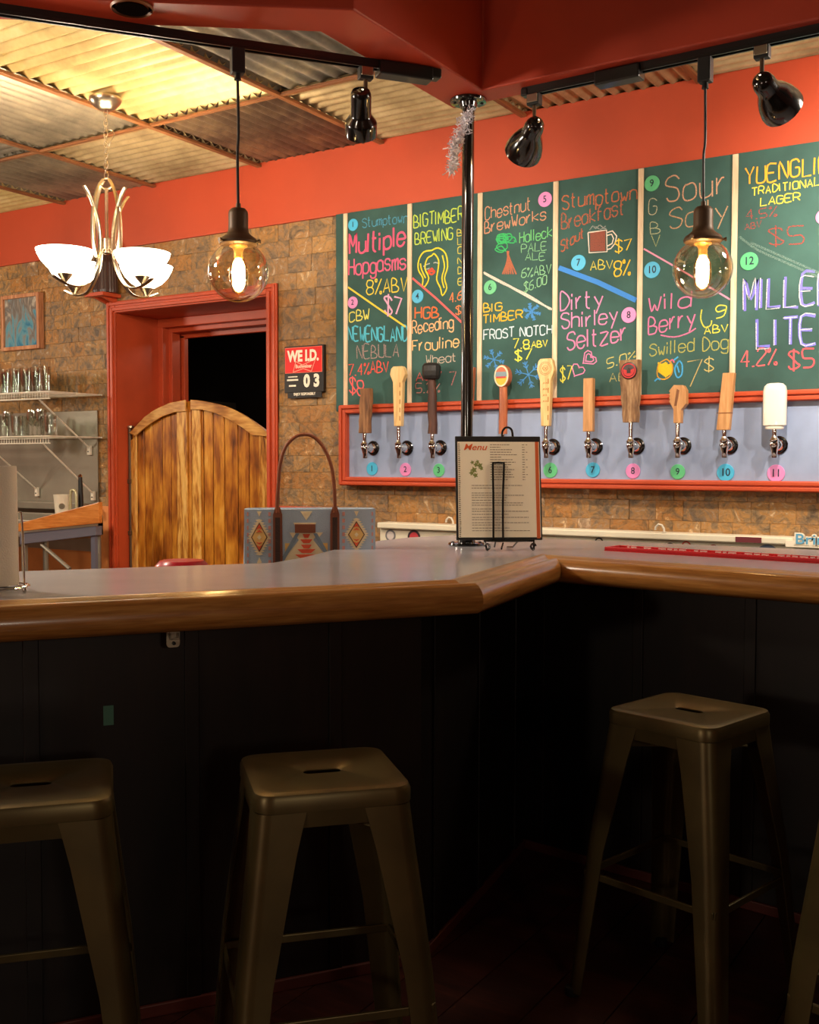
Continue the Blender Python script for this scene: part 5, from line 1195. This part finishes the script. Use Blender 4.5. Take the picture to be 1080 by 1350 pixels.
# ================================================================ WHITE RAIL WITH STICKERS ON THE BACK WALL
Yr = 4.90
ra = PY(497, 688.5, Yr-.03); rb_ = PY(1080, 708, Yr-.03); zr = (PY(720, 697, Yr-.03).z+ra.z)/2
x0, x1 = ra.x, -.4
rl = thing('white_cooler', 'low white cooler cabinet along the back wall covered with round stickers', 'cooler', ((x0+x1)/2, 4.93, 0))
MB().bb(x0, x1, Yr, 4.985, .1, zr-.034).build('cabinet_body', white_p, rl, bevel=.004)
MB().bb(x0, x1, Yr-.03, 4.985, zr-.032, zr).build('top_rail', white_p, rl, bevel=.006)
for k in range(4): MB().bb(x0+.05+k*.95, x0+.95+k*.95, Yr-.008, Yr-.0005, .16, zr-.25).build('door', white_p, rl, bevel=.004)
MB().bb(x0+.02, x1-.02, Yr+.02, 4.985, .006, .1).build('plinth', blackm, rl)
for px, py in ((593, 688), (870, 700)):
    p = PY(px, py, Yr-.02)
    w_ = thing('white_hook', 'white plastic hook on the white rail %s' % ('left of the menu' if px < 700 else 'above the red bar mat'), 'hook', (p.x, p.y, zr))
    MB().tube([(p.x-.022, p.y, zr+.012), (p.x-.020, p.y, zr+.026), (p.x-.006, p.y, zr+.040), (p.x+.010, p.y, zr+.036), (p.x+.020, p.y, zr+.020), (p.x+.022, p.y, zr+.002)], .0055, 10).build('hook_wire', white_m, w_, smooth=True)
    MB().bb(p.x+.012, p.x+.032, p.y-.008, p.y+.008, zr+.0005, zr+.006).build('hook_base', white_m, w_)
stl = [(515, 706, 9, (120, 118, 120), (210, 200, 196)), (546, 706, 11, (60, 40, 44), (200, 60, 70)), (790, 712, 6, (30, 26, 28), (225, 215, 200)), (884, 716, 9, (214, 204, 180), (40, 36, 34)), (905, 719, 6, (200, 60, 40), (232, 220, 200)), (941, 713, 9, (226, 214, 190), (150, 60, 50)), (1012, 724, 14, (110, 130, 160), (200, 206, 210))]
for i, (px, py, r, c1, c2) in enumerate(stl):
    p = PY(px, py, Yr-.0005); R = r/270; mA = mat('sticker_outer', c1, .5); mB = mat('sticker_inner', c2, .5)
    zc_ = min(p.z, zr-.036-R) if True else p.z
    s = thing('round_sticker', ('grey round sticker nearest the bag on the white cooler', 'dark red round sticker beside the grey one on the white cooler', 'small black round sticker on the white cooler left of the red mat', 'pale round sticker with black centre above the red mat', 'small red round sticker on the white cooler above the red mat', 'cream round sticker left of the maroon label on the white cooler', 'pale blue round sticker right of the maroon label on the white cooler')[i], 'sticker', (p.x, Yr, zc_))
    MB().lathe([(R*.1, 0), (R, 0), (R, .0015), (R*.9, .0016)], 28, (p.x, Yr-.0005, zc_), (0, -1, 0)).build('outer_disc', mA, s)
    MB().lathe([(R*.1, .0016), (R*.7, .0016), (R*.68, .0024)], 24, (p.x, Yr-.0005, zc_), (0, -1, 0)).build('inner_disc', mB, s)
a, b = PY(970, 707.5, Yr-.031), PY(1004, 716, Yr-.031)
o = MB().bb(a.x, b.x, Yr-.033, Yr-.0305, b.z, a.z).build('maroon_label', mat('maroon_label', (108, 40, 48), .5), None); tag(o, 'maroon rectangular label on the white rail above the red mat', 'label')
# "Bring" sign, blue letters on a white cut-out
p = PY(1064, 711, Yr-.036); sgb = thing('letter_sign', 'white cut-out sign with blue letters reading Bring at the right edge', 'sign', (p.x, Yr-.036, zr-.04))
M = frame_M((p.x+.03, Yr-.0375, p.z-.002), (1, 0, 0), (0, 0, 1)); 
text_mb('Bring', .064, .0012, M, .006, 1.2).build('white_outline', wk, sgb)
M = frame_M((p.x+.03, Yr-.0395, p.z-.002), (1, 0, 0), (0, 0, 1)); text_mb('Bring', .064, .0008, M, .0005, 1.2).build('blue_letters', mat('sign_blue', (96, 168, 206), .5), sgb)
MB().bb(p.x-.09, p.x+.16, Yr-.0362, Yr-.0302, zr-.040, zr-.012).build('backing_strip', wk, sgb)

# ================================================================ BAG ON A STOOL BEHIND THE BAR, RED STOOL
Pb = Vector(tuple(PZ(430, 725, CT))); Yb = 3.22
bag_ref = PY(410, 700, 3.35); BA = PY(322, 700, 3.05); BBp = PY(495, 700, 3.62)
# bag plane is square to the view
depth = 3.95; cb_ = ray(409, 700); cb_ = cb_*(depth/FOC); ctr = Vector((cb_[0], cb_[1], EYE+cb_[2]))
bd = Vector((rt[0], rt[1], 0)).normalized(); bd = (bd*math.cos(.10)+Vector((fw[0], fw[1], 0)).normalized()*math.sin(.10)); bn = Vector((bd.y, -bd.x, 0))
sc_ = depth/FOC
def BP(px, py, o=0): return ctr+bd*((px-409)*sc_)+Vector((0, 0, (700-py)*sc_))+bn*o
bag = thing('tote_bag', 'woven tote bag in light blue with zigzag pattern and brown leather straps', 'bag', (ctr.x, ctr.y, BP(409, 800).z))
cl_b = mat('bag_blue', (172, 188, 206), .85, bump=.5, bs=300); cream = mat('bag_cream', (244, 226, 186), .85, bump=.4, bs=300); bred = mat('bag_coral', (232, 92, 58), .85); byel = mat('bag_sand', (240, 196, 120), .85); bbr = mat('bag_brown', (112, 76, 52), .8); bgrey = mat('bag_greyblue', (132, 150, 168), .85)
leather = mat('brown_leather', (128, 66, 34), .5, bump=.3, bs=120); dleather = mat('dark_tooled_leather', (60, 34, 22), .6, bump=1, bs=160); pink_ = mat('bag_pink', (214, 150, 140), .85)
yB = 800
def bagring(hw2, d2, z, n=32): return [ctr+bd*(hw2*math.copysign(abs(math.cos(a))**.5, math.cos(a)))+bn*(d2*math.copysign(abs(math.sin(a))**.7, math.sin(a))-.075)+Vector((0, 0, z-ctr.z)) for a in [2*PI*k/n for k in range(n)]]
W0 = 87*sc_; zt_b = BP(409, 671).z; zb_b = BP(409, yB).z
MB().loft([bagring(W0*1.02, .070, zb_b), bagring(W0*1.03, .074, zb_b+.02), bagring(W0*1.01, .074, zt_b-.12), bagring(W0*1.0, .073, zt_b-.002), bagring(W0*.985, .068, zt_b), bagring(W0*.96, .062, zt_b-.03)], True, True).build('fabric_body', cl_b, bag, smooth=True)
FO = .0006
def patch(pts, m, nm='woven_pattern', o=0): 
    q_ = [BP(x, y, FO+o) for x, y in pts]; return MB().prism(q_, bn*.0008).build(nm, m, bag)
def Bc(pts): return [(x/3.484+310, y/3.485+560) for x, y in pts]
MB().prism([BP(x, y, .0) for x, y in ((323, 800), (495, 800), (495, 671.5), (323, 671.5))], bn*.0005).build('front_face', cl_b, bag)
def zigdiamond(cx_, cy_, w_, h_):
    n = 7; pts = []
    corners = [(cx_, cy_-h_), (cx_+w_, cy_), (cx_, cy_+h_), (cx_-w_, cy_)]
    for i in range(4):
        (xa_, ya_), (xb_, yb_) = corners[i], corners[(i+1) % 4]
        for k in range(n):
            f = k/n; pts.append((xa_+(xb_-xa_)*f, ya_+(yb_-ya_)*f))
            f2 = (k+.5)/n; pts.append((xa_+(xb_-xa_)*f2+(4.2 if xb_+xa_ > 2*cx_ else -4.2)*1.0, ya_+(yb_-ya_)*(k+.15)/n if i in (0, 3) and False else ya_+(yb_-ya_)*f2))
    patch(pts, cream)
    patch([(cx_, cy_-h_*.82), (cx_+w_*.86, cy_), (cx_, cy_+h_*.82), (cx_-w_*.86, cy_)], bbr, o=.0009)
    patch([(cx_, cy_-h_*.72), (cx_+w_*.74, cy_), (cx_, cy_+h_*.72), (cx_-w_*.74, cy_)], byel, o=.0018)
    for s in (-1, 1):
        patch([(cx_, cy_+s*h_*.72), (cx_+w_*.3, cy_+s*h_*.42), (cx_, cy_+s*h_*.5), (cx_-w_*.3, cy_+s*h_*.42)], bred, o=.0027)
        patch([(cx_, cy_+s*h_*.40), (cx_+w_*.36, cy_+s*h_*.25), (cx_, cy_+s*h_*.30), (cx_-w_*.36, cy_+s*h_*.25)], bred, o=.0027)
    patch([(cx_, cy_-h_*.14), (cx_+w_*.22, cy_), (cx_, cy_+h_*.14), (cx_-w_*.22, cy_)], cream, o=.0027)
zigdiamond(342.5, 708, 12.5, 24); zigdiamond(470, 705, 13, 22)
for cxp in (342.5, 470):
    patch([(cxp-3, 674), (cxp+3, 674), (cxp, 681)], cream); patch([(cxp, 734), (cxp+3, 741), (cxp, 750), (cxp-3, 741)], cream)
for x_, w_ in ((327.5, 2), (356, 3.5), (453, 3.5), (491, 2)): 
    for y_ in range(675, 790, 9): patch([(x_-w_/2, y_), (x_+w_/2, y_), (x_+w_/2, y_+5), (x_-w_/2, y_+5)], pink_)
# centre panel
patch([(396, 674), (412, 674), (404, 686)], cream)
patch([(387, 689), (417, 689), (415, 693), (389, 693)], cream)
patch([(382, 702), (426, 702), (421, 708), (417, 706), (413, 712), (436, 740), (440, 790), (374, 790), (374, 735), (380, 730), (394, 712), (390, 706), (386, 709)], cream)
for s in (-1, 1):
    patch([(404+s*9, 703), (404+s*14, 703), (404+s*34, 738), (404+s*34, 748)], bgrey, o=.0012)
for i, (w_, y_) in enumerate(((5, 704), (8, 711), (7, 718), (12, 724), (15, 731), (12, 738), (18, 745))):
    patch([(404-w_, y_), (404+w_, y_), (404+w_*.5, y_+5), (404-w_*.5, y_+5)], bred, o=.0018)
patch([(376, 716), (386, 716), (376, 728)], byel); patch([(432, 716), (422, 716), (432, 728)], byel)
MB().prism([BP(x, y, .004) for x, y in ((389, 702.5), (416, 702.5), (416, 691), (389, 691))], bn*.003).build('leather_label', leather, bag, bevel=.001)
for xs, sgn in ((366.5, 1), (441.5, -1)):
    MB().prism([BP(x, y, .004) for x, y in ((xs-6.5, 800), (xs+6.5, 800), (xs+6, 678), (xs+3, 668), (xs-3, 668), (xs-6, 678))], bn*.003).build('leather_strap', leather, bag, bevel=.001)
    MB().prism([BP(x, y, .0072) for x, y in ((xs-3.2, 798), (xs+3.2, 798), (xs+3.2, 682), (xs-3.2, 682))], bn*.001).build('tooled_strip', dleather, bag)
hpts = [(366.5, 676), (366, 662), (367.5, 640), (370, 612), (377, 590), (389, 577), (402, 573), (415, 577), (428, 592), (437, 615), (440.5, 640), (441.5, 662), (441.5, 676)]
MB().tube(smooth_path([BP(x, y, .007) for x, y in hpts], 4), .0068, 10).build('handle', leather, bag, smooth=True)
# back handle lies inside the bag opening
MB().tube(smooth_path([BP(x, y, -.14) for x, y in ((372, 676), (378, 688), (388, 700), (404, 704), (420, 700), (430, 688), (436, 676))], 4), .0068, 10).build('handle', leather, bag, smooth=True)
# stools behind the bar: red padded seats on a dark frame
def back_stool(x, y, ztop, r, label):
    t = thing('padded_stool', label, 'stool', (x, y, 0.006))
    MB().lathe([(r*.7, ztop-.07), (r*.98, ztop-.066), (r, ztop-.045), (r*.97, ztop-.02), (r*.8, ztop-.004), (r*.3, ztop)], 36, (x, y, 0)).build('seat_pad', mat('red_vinyl', (186, 20, 42), .35, coat=.3), t, smooth=True)
    MB().lathe([(r*.99, ztop-.085), (r*1.0, ztop-.071), (r*.7, ztop-.0705), (r*.7, ztop-.085)], 32, (x, y, 0), cap=True).build('seat_band', chrome, t, smooth=True)
    for q_ in range(4):
        a = q_*PI/2+.7; MB().tube([(x+r*.6*math.cos(a), y+r*.6*math.sin(a), ztop-.083), (x+r*1.05*math.cos(a), y+r*1.05*math.sin(a), .018)], .012, 10).build('leg', blackm, t, smooth=True)
    MB().tube([(x+r*.92*math.cos(t_), y+r*.92*math.sin(t_), .25) for t_ in [2*PI*k/28 for k in range(28)]], .008, 8, closed=True).build('foot_ring', chrome, t, smooth=True)
sd = ray(240, 738)*(3.45/FOC); back_stool(sd[0], sd[1], EYE+(ray(240, 737)[2]*3.45/FOC)-.0, .088, 'stool with red padded seat just showing behind the left bar run')
bc = ctr-bn*.075; back_stool(bc.x, bc.y, zb_b-.001, .16, 'stool behind the bar with the tote bag standing on it')
# ================================================================ CHANDELIER
can = PZ(139, 128, CEIL-.0); cx, cy = can.x, can.y
def CP(px, py): return PD(px, py, (cx, cy, CEIL))
zc = lambda py: CP(142, py).z
ch = thing('chandelier', 'brushed nickel chandelier with glowing white glass bowls on curved arms', 'chandelier', (cx, cy, zc(390)))
zb_, zt_ = zc(140), zc(236)
MB().lathe([(.02, -.052), (.03, -.05), (.055, -.036), (.072, -.016), (.078, -.004), (.078, .006)], 28, (cx, cy, CEIL-.012)).build('canopy', nickel, ch, smooth=True)
nlk = 13; zs0 = CEIL-.062; zs1 = zt_+.01
for k in range(nlk):
    z = zs0+(zs1-zs0)*(k+.5)/nlk; Lk = (zs0-zs1)/nlk*.66; a = k % 2*PI/2+.4
    MB().tube([(cx+.010*math.cos(t_)*math.cos(a), cy+.010*math.cos(t_)*math.sin(a), z+Lk*math.sin(t_)) for t_ in [2*PI*q/12 for q in range(12)]], .0022, 6, closed=True).build('chain_link', nickel, ch, smooth=True)
MB().tube([(cx+.03*math.cos(t_), cy+.012*math.sin(t_*2)+.02, zc(180)+.04*math.sin(t_)) for t_ in [2*PI*q/20 for q in range(20)]], .002, 6, closed=True).build('spare_chain', nickel, ch, smooth=True)
MB().tube([(cx+.028*math.cos(t_)*.85, cy+.028*math.cos(t_)*.5, zt_-.018+.026*math.sin(t_)) for t_ in [2*PI*q/20 for q in range(20)]], .0042, 8, closed=True).build('hanging_ring', nickel, ch, smooth=True)
zh = zc(320)
MB().tube([(cx, cy, zt_-.04), (cx, cy, zh+.02)], .0085, 10).build('centre_rod', nickel, ch, smooth=True)
MB().lathe([(.012, -.05), (.02, -.045), (.02, -.03), (.03, -.028), (.03, .022), (.022, .024), (.012, .03)], 20, (cx, cy, zh)).build('hub', nickel, ch, smooth=True)
shade_m = mat('opal_glass', (255, 246, 230), .25, emit=(255, 240, 214), es=4.5, coat=.3)
zbowl = zc(364)                                         # bottom of bowls
vl = math.hypot(cx, cy); vx, vy = cx/vl, cy/vl
for k, a in enumerate([math.radians(v) for v in (-50, 40, 130, 220)]):
    dx, dy = vy*math.cos(a)+vx*math.sin(a), -vx*math.cos(a)+vy*math.sin(a)
    def P(r, z): return Vector((cx+dx*r, cy+dy*r, z))
    # sweeping flat arm: from high outside flare, in towards the hub, round under the bowl
    arm = smooth_path([P(.135, zt_-.055), P(.10, zt_-.10), P(.062, zt_-.19), P(.045, zh+.02), P(.052, zh-.08), P(.088, zbowl-.0), P(.15, zbowl-.060), P(.235, zbowl-.066), P(.32, zbowl-.036)], 6)
    MB().tube(arm, [(.0052, .013)]*len(arm), 8, flat=(dx, dy, .01)).build('arm', nickel, ch, smooth=True)
    arm2 = smooth_path([P(.02, zt_+.0), P(.055, zt_-.05), P(.083, zt_-.15), P(.088, zh+.02), P(.066, zh-.07), P(.045, zh-.03)], 6)
    MB().tube(arm2, [(.0045, .011)]*len(arm2), 8, flat=(dx, dy, .01)).build('upper_scroll', nickel, ch, smooth=True)
    b = P(.25, zbowl-.042)
    MB().lathe([(.008, -.016), (.012, -.01), (.03, .012), (.036, .022), (.03, .026)], 20, b).build('bowl_cup', nickel, ch, smooth=True)
    pr = [(.004, .024), (.040, .026), (.078, .048), (.108, .080), (.126, .112), (.133, .134), (.130, .134), (.122, .112), (.104, .083), (.075, .053), (.038, .032), (.004, .03)]
    MB().lathe(pr, 36, b, cap=False).build('glass_bowl', shade_m, ch, smooth=True)
    MB().lathe([(.012, .03), (.014, .05), (.024, .062), (.027, .078), (.02, .094), (.006, .1)], 14, b).build('light_bulb', mat('opal_bulb', (255, 240, 214), .3, emit=(255, 216, 150), es=10), ch, smooth=True)
    lamp('POINT', 'chandelier_light', (b.x, b.y, b.z+.128), 3.0, (1, .84, .62), .025)
